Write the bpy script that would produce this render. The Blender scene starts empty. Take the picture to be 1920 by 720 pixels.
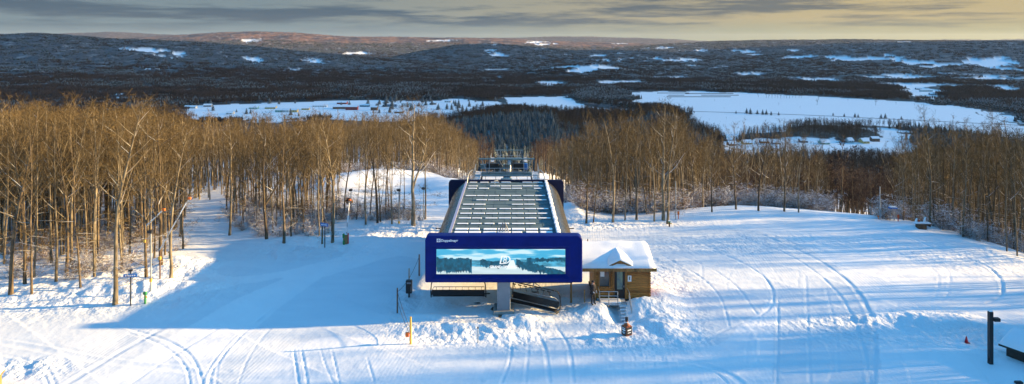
import bpy, bmesh, math, random
import numpy as np
from mathutils import Vector, Matrix, Quaternion

random.seed(7); RNG = np.random.default_rng(11)
S = bpy.context.scene
COL = S.collection
PI = math.pi
# look settings
SUNE, SUNC, SUNA = 2.8, (1.0, .68, .30), -6.0
SKYS, SKYT = .05, (.46, 1.08, 1.30)
EXPO, SCREEN = 2.65, .165
HAZE, CLOUD = 1.3e-5, .55
CL = dict(low_l=(.56, .86, 1.0), low_r=(1.35, 1.32, .72), dark_l=(.28, .44, .60), dark_r=(.72, .70, .60), lite_l=(.66, .88, .98), lite_r=(1.85, 1.5, .82))

# ------------------------------------------------------------------ camera numbers
F = 1316.0; PITCH = 0.0; H = 21.66; CY = 80      # level camera, lens shifted down; horizon at row 80
CP, SP = math.cos(PITCH), math.sin(PITCH)

def ray(px, py):
    u = (px - 960) / F; v = (CY - py) / F
    # camera axes: right (1,0,0), forward (0,CP,-SP), up (0,SP,CP)
    return Vector((u, CP + v * SP, -SP + v * CP))

def onz(px, py, z=0.0):
    d = ray(px, py); t = (z - H) / d.z
    return Vector((d.x * t, d.y * t, z))

def onY(px, py, Y):
    d = ray(px, py); t = Y / d.y
    return Vector((d.x * t, Y, H + d.z * t))

# ------------------------------------------------------------------ noise
_T = np.random.default_rng(5).random((256, 256)).astype(np.float32)
def vnoise(x, y, s=0):
    x = np.asarray(x, np.float32) + np.float32(s * 37.31); y = np.asarray(y, np.float32) + np.float32(s * 17.77)
    xi = np.floor(x).astype(np.int32); yi = np.floor(y).astype(np.int32)
    fx = x - xi; fy = y - yi
    fx = fx * fx * (3 - 2 * fx); fy = fy * fy * (3 - 2 * fy)
    X0 = (xi & 255) << 8; X1 = ((xi + 1) & 255) << 8; Y0 = yi & 255; Y1 = (yi + 1) & 255; T = _T.ravel()
    a = T[X0 | Y0]; b = T[X1 | Y0]; c = T[X0 | Y1]; d = T[X1 | Y1]
    return (a * (1 - fx) + b * fx) * (1 - fy) + (c * (1 - fx) + d * fx) * fy
def fbm(x, y, o=4, s=0):
    v = 0; a = 0.5
    for i in range(o):
        v = v + a * vnoise(x * 2 ** i, y * 2 ** i, s + i * 3); a *= 0.5
    return v / (1 - 0.5 ** o)       # 0..1
def sstep(a, b, x):
    t = np.clip((x - a) / (b - a), 0, 1); return t * t * (3 - 2 * t)

# ------------------------------------------------------------------ terrain
EDGE = [(-900, 66), (0, 76), (380, 86), (560, 98), (640, 112), (700, 119), (800, 116), (850, 106), (900, 96), (1000, 95),
        (1060, 92), (1095, 85.5), (1250, 87), (1390, 91.5), (1560, 87), (1700, 82.5), (1800, 77), (1920, 69), (2200, 62), (3000, 55)]
TL = [(0, 0), (10, -.4), (30, -2.0), (60, -6), (100, -12), (300, -46), (700, -98), (1150, -130)]
TM = [(0, 0), (10, -1.2), (30, -4.0), (70, -10), (110, -17), (300, -52), (700, -100), (1150, -130)]
TR = [(0, 0), (6, -.7), (14, -2.5), (30, -7), (100, -26), (300, -62), (600, -98), (1000, -130)]
RIDGES = [  # D, sigma, [(px, y)]
 (4600, 900, [(-400, 68), (0, 71), (70, 68), (130, 71), (200, 76), (280, 77), (365, 81), (450, 88), (550, 97), (650, 105), (760, 113), (900, 125), (1000, 160)]),
 (9000, 1500, [(150, 84), (250, 74), (330, 69), (400, 64), (480, 62), (560, 64), (650, 69), (750, 70), (850, 71), (960, 74), (1100, 79), (1300, 85), (1500, 100)]),
 (15000, 2600, [(-300, 72), (0, 74), (120, 67), (200, 64), (300, 67), (450, 68), (600, 70), (800, 72), (1000, 72), (1100, 71), (1230, 73), (1330, 78), (1920, 77), (2300, 76)]),
 (7600, 1300, [(1020, 110), (1150, 92), (1240, 85), (1330, 79), (1480, 76), (1600, 75), (1700, 76), (1920, 78), (2300, 78)]),
 (5600, 750, [(700, 118), (780, 100), (860, 87), (930, 84), (1000, 91), (1080, 98), (1150, 97), (1250, 99), (1330, 108), (1420, 104), (1500, 96), (1600, 88), (1720, 83), (1850, 81), (2000, 83), (2300, 83)]),
 (3300, 260, [(960, 150), (1005, 134), (1060, 126), (1110, 122), (1150, 126), (1200, 136), (1260, 150)]),
]
def tab(t, x):
    a = np.array(t, float); return np.interp(x, a[:, 0], a[:, 1])
def base_h(x, y):
    x = np.asarray(x, float); y = np.asarray(y, float)
    ys = np.maximum(y, 1.0)
    D = np.hypot(x, y)
    px = 960 + F * (x / ys)
    px = np.clip(px, -900, 3000)
    e = tab(EDGE, px)
    t = np.maximum(ys - e, 0)
    # far out use the along-ray distance so the slope wraps round
    t = np.where(t > 0, t * np.minimum(np.hypot(1, x / ys), 1.6), 0)
    zl, zm, zr = tab(TL, t), tab(TM, t), tab(TR, t)
    wl = 1 - sstep(520, 700, px); wr = sstep(1020, 1110, px)
    z = zl * wl + zr * wr + zm * (1 - wl) * (1 - wr)
    # conifer knolls below the hill
    def knoll(kx, ky, rx, ry, h):
        return h * np.exp(-(((x - kx) / rx) ** 2 + ((y - ky) / ry) ** 2))
    far = sstep(60, 300, t)
    z = z + far * (fbm(x / 90, y / 90, 3, 2) - .5) * 12 * (1 - sstep(1100, 1500, D))
    z = z + knoll(30, 880, 150, 170, 30) + knoll(205, 930, 60, 100, 34)
    # valley floor and hills
    val = sstep(1500, 2600, D)
    z = z + val * (fbm(x / 900, y / 620, 3, 4) - .5) * 34 * sstep(2400, 3600, D)
    best = z
    for D0, sg, tb in RIDGES:
        yy = tab(tb, px)
        top = H + D0 * (80 - yy) / F + (fbm(x / 900, y / 900, 4, 8 + int(D0 / 1000)) - .5) * D0 * 0.0045
        hh = top + 130
        g = np.exp(-((D - D0) / sg) ** 2 / 2)
        best = np.maximum(best, -130 + hh * g)
    return best

RUTS = []       # (array of points, width, depth, period)
MOUNDS = []
def _pts(L):
    return np.array([onz(a, b)[:2] for a, b in L])
def smooth_line(P, n=10):
    P = np.asarray(P, float); out = []
    Q = np.vstack([2 * P[0] - P[1], P, 2 * P[-1] - P[-2]])
    for i in range(1, len(Q) - 2):
        for k in range(n):
            t = k / n
            out.append(.5 * ((2 * Q[i]) + (Q[i + 1] - Q[i - 1]) * t + (2 * Q[i - 1] - 5 * Q[i] + 4 * Q[i + 1] - Q[i + 2]) * t * t + (3 * Q[i] - Q[i - 1] - 3 * Q[i + 1] + Q[i + 2]) * t ** 3))
    out.append(P[-1]); return np.array(out)
def dist_line(x, y, L, pad):
    """distance to polyline, signed side and running length, only near it"""
    d = np.full(x.shape, 1e9); run = np.zeros(x.shape); side = np.zeros(x.shape)
    m = (x > L[:, 0].min() - pad) & (x < L[:, 0].max() + pad) & (y > L[:, 1].min() - pad) & (y < L[:, 1].max() + pad)
    idx = np.nonzero(m)
    if len(idx[0]) == 0: return d, run, side
    X, Y = x[idx], y[idx]; dd = np.full(X.shape, 1e9); rr = np.zeros(X.shape); ss = np.zeros(X.shape); acc = 0
    for a, b in zip(L[:-1], L[1:]):
        v = b - a; l2 = max(v @ v, 1e-9); l = l2 ** .5
        t = np.clip(((X - a[0]) * v[0] + (Y - a[1]) * v[1]) / l2, 0, 1)
        ex = X - a[0] - t * v[0]; ey = Y - a[1] - t * v[1]
        q = np.hypot(ex, ey); k = q < dd
        dd = np.where(k, q, dd); rr = np.where(k, acc + t * l, rr); ss = np.where(k, np.sign(v[0] * ey - v[1] * ex), ss)
        acc += l
    d[idx] = dd; run[idx] = rr; side[idx] = ss
    return d, run, side

# machine and ski tracks, drawn on the snow (photo pixels turned into ground points)
TRK = [
 ([(0, 640), (60, 650), (180, 672), (330, 690), (420, 706), (560, 712), (760, 716), (900, 716)], .9, .07),
 ([(0, 632), (60, 640), (180, 662), (330, 680), (430, 694)], .5, .05),
 ([(230, 612), (300, 632), (350, 658), (372, 690), (378, 720)], .35, .09),
 ([(240, 622), (292, 640), (330, 664), (350, 690), (356, 720)], .3, .08),
 ([(830, 420), (700, 470), (600, 525), (500, 590), (440, 640), (400, 690), (392, 720)], .35, .07),
 ([(815, 430), (690, 478), (580, 535), (480, 600), (420, 650), (385, 700), (380, 720)], .3, .07),
 ([(730, 440), (600, 500), (500, 560), (400, 620), (300, 680), (240, 720)], .5, .06),
 ([(735, 452), (730, 470), (660, 490), (560, 540), (470, 610), (415, 670), (405, 720)], .3, .06),
 ([(560, 560), (500, 620), (465, 670), (445, 720)], .3, .06),
 ([(420, 540), (330, 600), (220, 660), (120, 720)], .8, .08),
 ([(550, 650), (556, 690), (560, 720)], .25, .07), ([(565, 652), (572, 690), (576, 720)], .25, .07),
 ([(622, 655), (630, 690), (636, 720)], .2, .06), ([(688, 672), (696, 700), (702, 720)], .2, .06), ([(600, 650), (612, 690), (625, 720)], .2, .05),
 ([(340, 500), (372, 505), (376, 520), (350, 545)], .3, .07), ([(400, 480), (440, 500), (430, 520), (400, 530)], .3, .07), ([(460, 492), (475, 500), (478, 515)], .25, .06),
 ([(0, 660), (50, 672), (90, 690), (104, 720)], .3, .08), ([(0, 668), (45, 682), (80, 700), (92, 720)], .3, .07),
 # right: arcs of the groomer in the bowl
 ([(1130, 440), (1250, 452), (1360, 480), (1430, 520), (1450, 560), (1430, 590), (1360, 620), (1300, 650), (1210, 668)], .45, .10),
 ([(1200, 460), (1300, 490), (1370, 530), (1420, 590)], .35, .08),
 ([(1240, 480), (1310, 520), (1350, 560), (1368, 615)], .35, .08),
 ([(1380, 440), (1480, 480), (1550, 530), (1590, 580), (1620, 660), (1630, 720)], .5, .10),
 ([(1430, 440), (1520, 480), (1590, 530), (1630, 590), (1640, 640), (1635, 720)], .7, .12),
 ([(1400, 420), (1560, 452), (1620, 480)], .4, .06),
 ([(1458, 560), (1458, 640), (1456, 720)], .3, .09), ([(1510, 520), (1515, 620), (1518, 720)], .35, .07), ([(1548, 540), (1566, 620), (1572, 700)], .3, .06),
 ([(1620, 440), (1700, 470), (1770, 500), (1780, 540), (1765, 570)], .3, .09), ([(1610, 446), (1690, 476), (1752, 508), (1758, 545), (1745, 568)], .3, .09),
 ([(1650, 420), (1740, 460), (1850, 500), (1880, 550), (1850, 570)], .5, .12), ([(1680, 430), (1780, 470), (1870, 515), (1870, 560), (1800, 580)], .35, .12),
 ([(1150, 676), (1240, 676), (1310, 684), (1370, 706), (1400, 730)], .75, .13), ([(1080, 692), (1160, 690), (1250, 684), (1330, 696), (1365, 720)], .3, .10),
 ([(860, 590), (930, 640), (980, 660), (1080, 668), (1200, 668)], .5, .08),
 ([(960, 640), (955, 680), (940, 720)], .3, .06), ([(1000, 620), (1020, 650), (1030, 720)], .4, .07), ([(1040, 610), (1065, 650), (1075, 720)], .4, .07), ([(985, 615), (990, 650), (985, 720)], .3, .05),
 ([(640, 470), (660, 462), (700, 470), (690, 482), (620, 500)], .3, .06), ([(560, 455), (680, 440), (800, 430)], .4, .06), ([(640, 500), (760, 470), (800, 440)], .3, .05),
]
TRK = [(smooth_line(_pts(a), 8), w, d) for a, w, d in TRK]
_tr = random.Random(31)
for _k in range(16):      # single ski and board tracks wandering down the slope
    if _k % 3: _x, _y, _dx, _dy = _tr.uniform(10, 40), _tr.uniform(84, 92), _tr.uniform(-.35, .35), -1
    else: _x, _y, _dx, _dy = _tr.uniform(-6, -14), _tr.uniform(80, 92), _tr.uniform(-.9, -.3), -1
    _L = []; _f = _tr.uniform(.05, .14); _p = _tr.uniform(0, 6); _am = _tr.uniform(.3, 2.4)
    for _i in range(13): _t = _i * 3.2; _L.append((_x + _dx * _t + _am * math.sin(_t * _f * 3 + _p), _y + _dy * _t))
    TRK.append((smooth_line(_L, 4), .32, .035))
def poly_mask(x, y, P):
    P = np.asarray(P); m = np.zeros(x.shape, bool); n = len(P)
    bb = (x > P[:, 0].min()) & (x < P[:, 0].max()) & (y > P[:, 1].min()) & (y < P[:, 1].max())
    idx = np.nonzero(bb)
    if len(idx[0]) == 0: return m
    X, Y = x[idx], y[idx]; r = np.zeros(X.shape, bool)
    for i in range(n):
        ax, ay = P[i]; bx, by = P[(i + 1) % n]
        if ay == by: continue
        r ^= ((ay > Y) != (by > Y)) & (X < (bx - ax) * (Y - ay) / (by - ay) + ax)
    m[idx] = r; return m
def blob(x, y, c, rx, ry, h, p=1.0):
    return h * np.exp(-((((x - c[0]) / rx) ** 2 + ((y - c[1]) / ry) ** 2) ** p))
def rough_mask(x, y):
    m = np.zeros(x.shape)
    for (px, py, rx, ry) in [(860, 620, 5, 2.6), (960, 610, 3, 4), (1100, 575, 3, 3.5), (1200, 590, 4.5, 4.5), (1235, 620, 3.5, 4), (1180, 640, 4, 2), (1010, 560, 9, 2.2),
                             (760, 560, 1.2, 6), (40, 690, 3, 1.5), (1700, 620, 9, 3.2), (1760, 610, 5, 3), (1880, 640, 6, 3), (1400, 465, 12, 2.5), (1500, 450, 14, 3),
                             (1840, 480, 9, 7), (1240, 520, 3, 6), (300, 545, 9, 4), (120, 540, 16, 6), (360, 510, 3, 4), (600, 470, 8, 4), (760, 435, 7, 4), (1170, 420, 12, 3)]:
        c = onz(px, py)
        m = np.maximum(m, blob(x, y, c, rx, ry, 1.0, 1.6))
    return m
def near_detail(x, y):
    """small relief of the snow close to the camera (D < 140 m)"""
    z = np.zeros(x.shape)
    z += (fbm(x / 14, y / 14, 3, 1) - .5) * .55
    z += (fbm(x / 3.2, y / 6, 3, 6) - .5) * .06
    # piles and banks
    for (px, py, rx, ry, h) in [(985, 604, 1.5, 1.3, .55), (940, 628, 2.4, 1.0, .35), (870, 612, 3.6, 1.0, .35), (800, 590, 3.0, .6, .18), (1120, 585, 1.6, 1.6, .45),
                                (1195, 578, 1.7, 1.0, .75), (1235, 560, 1.6, 2.5, .55), (1240, 610, 1.3, 2.6, .35), (1390, 398, 15, 4, .7), (1700, 600, 4, .9, .35), (1770, 612, 3, 1.2, .5),
                                (1850, 636, 2.6, 1.1, -.55), (1180, 600, 2.5, 1.0, -.15), (1158, 580, .75, 1.5, -1.0), (1158, 592, 1.0, 1.0, -.35), (330, 500, 4, 2.5, .9), (300, 545, 6, 2, .5), (130, 540, 12, 3, .5),
                                (560, 455, 6, 2, .5), (760, 425, 6, 2, .6), (720, 340, 9, 6, 2.0), (840, 356, 5, 4, 1.5), (640, 360, 6, 5, 1.5), (1075, 398, 3, 3, 1.2), (1725, 424, 3, 1, .4)]:
        z += blob(x, y, onz(px, py), rx, ry, h)
    r = rough_mask(x, y); r = r * np.where((x > 13) & (y > 62), .35, .85)
    n1 = fbm(x / .85, y / 1.3, 3, 21); n2 = 1 - np.abs(2 * fbm(x / 1.6 + y / 5, y / 2.0, 3, 23) - 1)
    z += r * ((n1 - .5) * .30 + (n2 - .7) * .30)
    z += (fbm(x / .5, y / .7, 2, 31) - .5) * .022
    for L, w, d in TRK:
        q, run, side = dist_line(x, y, L, 2.0)
        q = q + (fbm(run / 1.5, run * 0, 2, 3) - .5) * .12
        d = d * .36; w = w * .55; g = -d * np.exp(-(q / (w * .5)) ** 4) + d * .55 * np.exp(-((q - w * .85) / (w * .25)) ** 2)
        z += np.where(q < 3, g * (.65 + .6 * fbm(run / 2.2, run * 0 + 3, 2, 9)), 0)
    # groomer passes: faint parallel steps across the bowl and the run
    for (c, r0, wd) in [((onz(1180, 620)), 0, 4.6)]:
        R = np.hypot(x - c[0], y - c[1]); k = R / wd
        m = (x > 12) & (x < 34)
        z += np.where(m, ((k - np.floor(k)) ** 6) * .035, 0)
    cx = (x * .62 + y * .78) / 4.7
    m = sstep(-3, -8, x) * sstep(-60, -45, x)
    z += m * ((cx - np.floor(cx)) ** 8) * .03
    return z
def ground(x, y):
    x = np.asarray(x, float); y = np.asarray(y, float)
    sh = np.broadcast(x, y).shape
    x = np.atleast_1d(np.broadcast_to(x, sh)).astype(float); y = np.atleast_1d(np.broadcast_to(y, sh)).astype(float)
    z = base_h(x, y)
    D = np.hypot(x, y); m = D < 170
    if m.any():
        z[m] += near_detail(x[m], y[m]) * (1 - sstep(130, 170, D[m]))
    return z.reshape(sh) if sh else float(z[0])
GRID = {}
def gz(x, y):
    if not GRID: return float(ground(np.array([x]), np.array([y]))[0])
    A, R, Z = GRID['A'], GRID['R'], GRID['Z']; r = math.hypot(x, y); t = math.atan2(x, y)
    i = min(max(int(np.searchsorted(R, r)) - 1, 0), len(R) - 2); j = min(max(int(np.searchsorted(A, t)) - 1, 0), len(A) - 2)
    u = min(max((r - R[i]) / (R[i + 1] - R[i]), 0), 1); v = min(max((t - A[j]) / (A[j + 1] - A[j]), 0), 1)
    return float((Z[i, j] * (1 - u) + Z[i + 1, j] * u) * (1 - v) + (Z[i, j + 1] * (1 - u) + Z[i + 1, j + 1] * u) * v)
def gza(x, y): return np.array([gz(float(p), float(q)) for p, q in zip(x, y)])
_CT = np.concatenate([np.arange(20, 200, .5), np.geomspace(200, 24000, 1600)])
def cast(px, py, lift=0.0, dmin=0):
    """where the ray through a photo pixel meets the ground"""
    d = ray(px, py); X = d.x / d.y * _CT; Y = _CT; Z = H + d.z / d.y * _CT
    h = base_h(X, Y) + lift
    k = np.nonzero((Z < h) & (Y > dmin))[0]
    i = k[0] if len(k) else len(_CT) - 1
    return Vector((X[i], Y[i], h[i] - lift))

# ------------------------------------------------------------------ materials
def mat(name, col, rough=.7, metal=0.0, noise=None, nscale=3.0, bump=0.0, bscale=20.0, emit=None, spec=None, obj=True):
    m = bpy.data.materials.new(name); m.use_nodes = True
    nt = m.node_tree; b = nt.nodes['Principled BSDF']
    b.inputs['Base Color'].default_value = (*col, 1); b.inputs['Roughness'].default_value = rough; b.inputs['Metallic'].default_value = metal
    if spec is not None: b.inputs['Specular IOR Level'].default_value = spec
    if noise or bump:
        tc = nt.nodes.new('ShaderNodeTexCoord'); out = tc.outputs['Object']
    if noise:
        n = nt.nodes.new('ShaderNodeTexNoise'); n.inputs['Scale'].default_value = nscale; n.inputs['Detail'].default_value = 6
        nt.links.new(out, n.inputs['Vector'])
        r = nt.nodes.new('ShaderNodeValToRGB'); r.color_ramp.elements[0].color = (*col, 1); r.color_ramp.elements[1].color = (*noise, 1)
        r.color_ramp.elements[0].position = .35; r.color_ramp.elements[1].position = .68
        nt.links.new(n.outputs['Fac'], r.inputs['Fac']); nt.links.new(r.outputs['Color'], b.inputs['Base Color'])
    if bump:
        n2 = nt.nodes.new('ShaderNodeTexNoise'); n2.inputs['Scale'].default_value = bscale; n2.inputs['Detail'].default_value = 5
        nt.links.new(out, n2.inputs['Vector'])
        bp = nt.nodes.new('ShaderNodeBump'); bp.inputs['Strength'].default_value = bump; bp.inputs['Distance'].default_value = .03
        nt.links.new(n2.outputs['Fac'], bp.inputs['Height']); nt.links.new(bp.outputs['Normal'], b.inputs['Normal'])
    if emit:
        b.inputs['Emission Color'].default_value = (*emit[0], 1); b.inputs['Emission Strength'].default_value = emit[1]
    return m
M = {}
M['snow'] = mat('snow_cap', (.84, .85, .87), .65, bump=.35, bscale=9)
M['blue'] = mat('blue_paint', (.0008, .014, .17), .6, noise=(.0008, .011, .13), nscale=1.2, spec=.15)
M['navy'] = mat('navy_paint', (.004, .008, .04), .6, spec=.25)
M['black'] = mat('black_metal', (.012, .012, .014), .5, noise=(.02, .02, .022))
M['darkseat'] = mat('black_padding', (.014, .014, .016), .55, bump=.3, bscale=30)
M['steel'] = mat('galvanised_steel', (.30, .33, .35), .42, .6, noise=(.42, .44, .45), nscale=2.5)
M['tealsteel'] = mat('weathered_steel', (.10, .17, .19), .5, .3, noise=(.17, .25, .27), nscale=1.5)
M['roofpanel'] = mat('roof_sheet', (.075, .115, .130), .75, 0, noise=(.10, .15, .168), nscale=.7, bump=.1, spec=.15)
M['column'] = mat('column_grey', (.22, .25, .29), .55, .1, noise=(.27, .29, .32), nscale=1.4)
M['panel'] = mat('side_sheet', (.13, .14, .15), .25, .8, noise=(.24, .21, .18), nscale=.8)
M['mauve'] = mat('trim_lilac', (.34, .34, .48), .4, .3)
M['concrete'] = mat('concrete', (.26, .25, .23), .9, noise=(.34, .32, .3), nscale=5, bump=.4)
M['dirt'] = mat('dark_grit', (.05, .04, .03), .95, noise=(.12, .10, .08), nscale=6)
M['yellow'] = mat('yellow_pole', (.62, .38, .06), .5, noise=(.5, .28, .05), nscale=4)
M['bamboo'] = mat('bamboo', (.38, .23, .08), .6, noise=(.25, .14, .05), nscale=6)
M['brownpole'] = mat('brown_pole', (.07, .035, .02), .7, noise=(.16, .08, .03), nscale=3)
M['orange'] = mat('orange_plastic', (.75, .16, .02), .5)
M['red'] = mat('red_plastic', (.6, .02, .03), .5)
M['white'] = mat('white_paint', (.8, .8, .8), .5)
M['rope'] = mat('dark_rope', (.10, .09, .08), .9)
M['signblue'] = mat('sign_blue', (.02, .16, .48), .5)
M['green'] = mat('green_paint', (.03, .22, .06), .5)
M['amber'] = mat('amber_paint', (.24, .055, .015), .35, noise=(.32, .09, .02), nscale=6)
M['glass'] = mat('window_glass', (.05, .07, .08), .08, .0, spec=.8)
M['doorglass'] = mat('door_glass', (.25, .30, .18), .2, noise=(.08, .13, .16), nscale=1.8, spec=.7)
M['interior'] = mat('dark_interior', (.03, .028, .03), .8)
M['grating'] = mat('frosted_grating', (.35, .37, .39), .6, .3, noise=(.7, .72, .75), nscale=9)
M['jacket'] = mat('dark_jacket', (.012, .012, .018), .8, bump=.4, bscale=14)
M['trousers'] = mat('dark_trousers', (.02, .02, .024), .85)
M['skin'] = mat('skin', (.50, .30, .22), .55)
M['glove'] = mat('pale_glove', (.45, .46, .5), .7)

def wood_mat(name, c1, c2, plank=.2, axis='Z'):
    m = bpy.data.materials.new(name); m.use_nodes = True; nt = m.node_tree; b = nt.nodes['Principled BSDF']
    tc = nt.nodes.new('ShaderNodeTexCoord'); sep = nt.nodes.new('ShaderNodeSeparateXYZ'); nt.links.new(tc.outputs['Object'], sep.inputs[0])
    mm = nt.nodes.new('ShaderNodeMath'); mm.operation = 'DIVIDE'; mm.inputs[1].default_value = plank; nt.links.new(sep.outputs[axis], mm.inputs[0])
    fr = nt.nodes.new('ShaderNodeMath'); fr.operation = 'FRACT'; nt.links.new(mm.outputs[0], fr.inputs[0])
    fl = nt.nodes.new('ShaderNodeMath'); fl.operation = 'FLOOR'; nt.links.new(mm.outputs[0], fl.inputs[0])
    wn = nt.nodes.new('ShaderNodeTexWhiteNoise'); wn.noise_dimensions = '1D'; nt.links.new(fl.outputs[0], wn.inputs['W'])
    mp = nt.nodes.new('ShaderNodeMapping'); mp.inputs['Scale'].default_value = (1.2, 1.2, 9) if axis == 'Z' else (9, 1.2, 1.2); nt.links.new(tc.outputs['Object'], mp.inputs[0])
    n = nt.nodes.new('ShaderNodeTexNoise'); n.inputs['Scale'].default_value = 2.2; n.inputs['Detail'].default_value = 7; nt.links.new(mp.outputs[0], n.inputs['Vector'])
    ad = nt.nodes.new('ShaderNodeMath'); ad.operation = 'MULTIPLY_ADD'; nt.links.new(wn.outputs['Value'], ad.inputs[0]); ad.inputs[1].default_value = .45; nt.links.new(n.outputs['Fac'], ad.inputs[2])
    r = nt.nodes.new('ShaderNodeValToRGB'); r.color_ramp.elements[0].position = .35; r.color_ramp.elements[1].position = .95
    r.color_ramp.elements[0].color = (*c1, 1); r.color_ramp.elements[1].color = (*c2, 1); nt.links.new(ad.outputs[0], r.inputs['Fac'])
    nt.links.new(r.outputs['Color'], b.inputs['Base Color'])
    gp = nt.nodes.new('ShaderNodeMath'); gp.operation = 'PINGPONG'; gp.inputs[1].default_value = .5; nt.links.new(fr.outputs[0], gp.inputs[0])
    pw = nt.nodes.new('ShaderNodeMath'); pw.operation = 'POWER'; pw.inputs[1].default_value = .35; nt.links.new(gp.outputs[0], pw.inputs[0])
    bp = nt.nodes.new('ShaderNodeBump'); bp.inputs['Strength'].default_value = 1; bp.inputs['Distance'].default_value = .06; nt.links.new(pw.outputs[0], bp.inputs['Height'])
    nt.links.new(bp.outputs['Normal'], b.inputs['Normal']); b.inputs['Roughness'].default_value = .6
    return m
M['log'] = wood_mat('stained_logs', (.15, .058, .010), (.48, .20, .038), .2)
M['plank'] = wood_mat('stained_trim', (.15, .06, .012), (.38, .17, .04), .3, 'X')
M['darkwood'] = mat('dark_wood', (.02, .016, .014), .7, noise=(.05, .035, .025), nscale=4)
M['orangewood'] = mat('orange_wood', (.45, .20, .04), .6, noise=(.35, .14, .03), nscale=5)

# ------------------------------------------------------------------ mesh builder
class MB:
    def __init__(s): s.v = []; s.f = []; s.mi = []; s.sm = False
    def quad(s, pts, m=0):
        n = len(s.v); s.v += [tuple(p) for p in pts]; s.f.append(tuple(range(n, n + len(pts)))); s.mi.append(m); return s
    def box(s, c, d, rot=0.0, m=0, M4=None, bev=0.0):
        """box centre c, size d, turned about z; bev chamfers the vertical and top edges"""
        hx, hy, hz = d[0] / 2, d[1] / 2, d[2] / 2
        n = len(s.v); R = Matrix.Rotation(rot, 3, 'Z') if M4 is None else M4
        c = Vector(c)
        if bev <= 0:
            for dz in (-hz, hz):
                for a, b in ((-hx, -hy), (hx, -hy), (hx, hy), (-hx, hy)):
                    s.v.append(tuple(c + R @ Vector((a, b, dz))))
            fs = [(0, 3, 2, 1), (4, 5, 6, 7), (0, 1, 5, 4), (1, 2, 6, 5), (2, 3, 7, 6), (3, 0, 4, 7)]
        else:
            b = min(bev, hx * .9, hy * .9, hz * .9)
            prof = [(-hz, b), (-hz + b, 0), (hz - b, 0), (hz, b)]
            for z, i in prof:
                x, y = hx - i, hy - i; q = b * .6 if i == 0 else b * .3
                for a in ((-x + q, -y), (x - q, -y), (x, -y + q), (x, y - q), (x - q, y), (-x + q, y), (-x, y - q), (-x, -y + q)):
                    s.v.append(tuple(c + R @ Vector((a[0], a[1], z))))
            fs = [tuple(range(7, -1, -1)), tuple(range(24, 32))]
            for k in range(3):
                for j in range(8): fs.append((k * 8 + j, k * 8 + (j + 1) % 8, k * 8 + 8 + (j + 1) % 8, k * 8 + 8 + j))
        for f in fs: s.f.append(tuple(n + i for i in f)); s.mi.append(m)
        return s
    def tube(s, P, r, sides=8, m=0, cap=True):
        P = [Vector(p) for p in P]; n = len(s.v); k = len(P)
        rr = r if isinstance(r, (list, tuple)) else [r] * k
        up = Vector((0, 0, 1)); prev = None
        for i, p in enumerate(P):
            d = (P[min(i + 1, k - 1)] - P[max(i - 1, 0)]).normalized()
            if prev is None:
                a = d.cross(up)
                if a.length < .05: a = d.cross(Vector((1, 0, 0)))
            else: a = prev - d * prev.dot(d)
            if a.length < 1e-6: a = d.cross(Vector((1, 0, 0)))
            a.normalize(); prev = a; b = d.cross(a)
            for j in range(sides):
                t = 2 * PI * j / sides
                s.v.append(tuple(p + (a * math.cos(t) + b * math.sin(t)) * rr[i]))
        for i in range(k - 1):
            for j in range(sides):
                j2 = (j + 1) % sides
                s.f.append((n + i * sides + j, n + (i + 1) * sides + j, n + (i + 1) * sides + j2, n + i * sides + j2)); s.mi.append(m)
        if cap:
            s.f.append(tuple(n + j for j in range(sides))); s.mi.append(m)
            s.f.append(tuple(n + (k - 1) * sides + j for j in range(sides - 1, -1, -1))); s.mi.append(m)
        return s
    def bar(s, a, b, w, h=None, m=0):
        a, b = Vector(a), Vector(b); d = b - a; L = d.length; q = d.to_track_quat('X', 'Z').to_matrix()
        return s.box((a + b) / 2, (L, w, h or w), M4=q, m=m)
    def prism(s, P, y0, y1, m=0):
        """outline in x,z pushed along y"""
        n = len(s.v); k = len(P)
        for y in (y0, y1):
            for p in P: s.v.append((p[0], y, p[1]))
        s.f.append(tuple(n + i for i in range(k))); s.f.append(tuple(n + k + i for i in range(k - 1, -1, -1))); s.mi += [m, m]
        for i in range(k):
            j = (i + 1) % k; s.f.append((n + i, n + k + i, n + k + j, n + j)); s.mi.append(m)
        return s
    def build(s, name, mats, parent=None, smooth=False, loc=None):
        me = bpy.data.meshes.new(name); me.from_pydata(s.v, [], s.f)
        if not isinstance(mats, (list, tuple)): mats = [mats]
        for a in mats: me.materials.append(a)
        if len(mats) > 1: me.polygons.foreach_set('material_index', s.mi)
        bm = bmesh.new(); bm.from_mesh(me); bmesh.ops.recalc_face_normals(bm, faces=bm.faces); bm.to_mesh(me); bm.free()
        if smooth: me.shade_smooth()
        o = bpy.data.objects.new(name, me); COL.objects.link(o)
        if parent: o.parent = parent
        if loc is not None: o.location = loc
        return o
def tag(o, label=None, cat=None, group=None, kind=None):
    if label: o['label'] = label
    if cat: o['category'] = cat
    if group: o['group'] = group
    if kind: o['kind'] = kind
    return o
def empty(name, loc, label, cat, group=None, rz=0.0):
    o = bpy.data.objects.new(name, None); COL.objects.link(o); o.location = loc; o.rotation_euler.z = rz
    o.empty_display_size = .2
    return tag(o, label, cat, group)
def copy_tree(o, parent=None):
    c = o.copy(); COL.objects.link(c)
    if parent: c.parent = parent
    for ch in [k for k in o.children]: copy_tree(ch, c)
    return c
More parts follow.
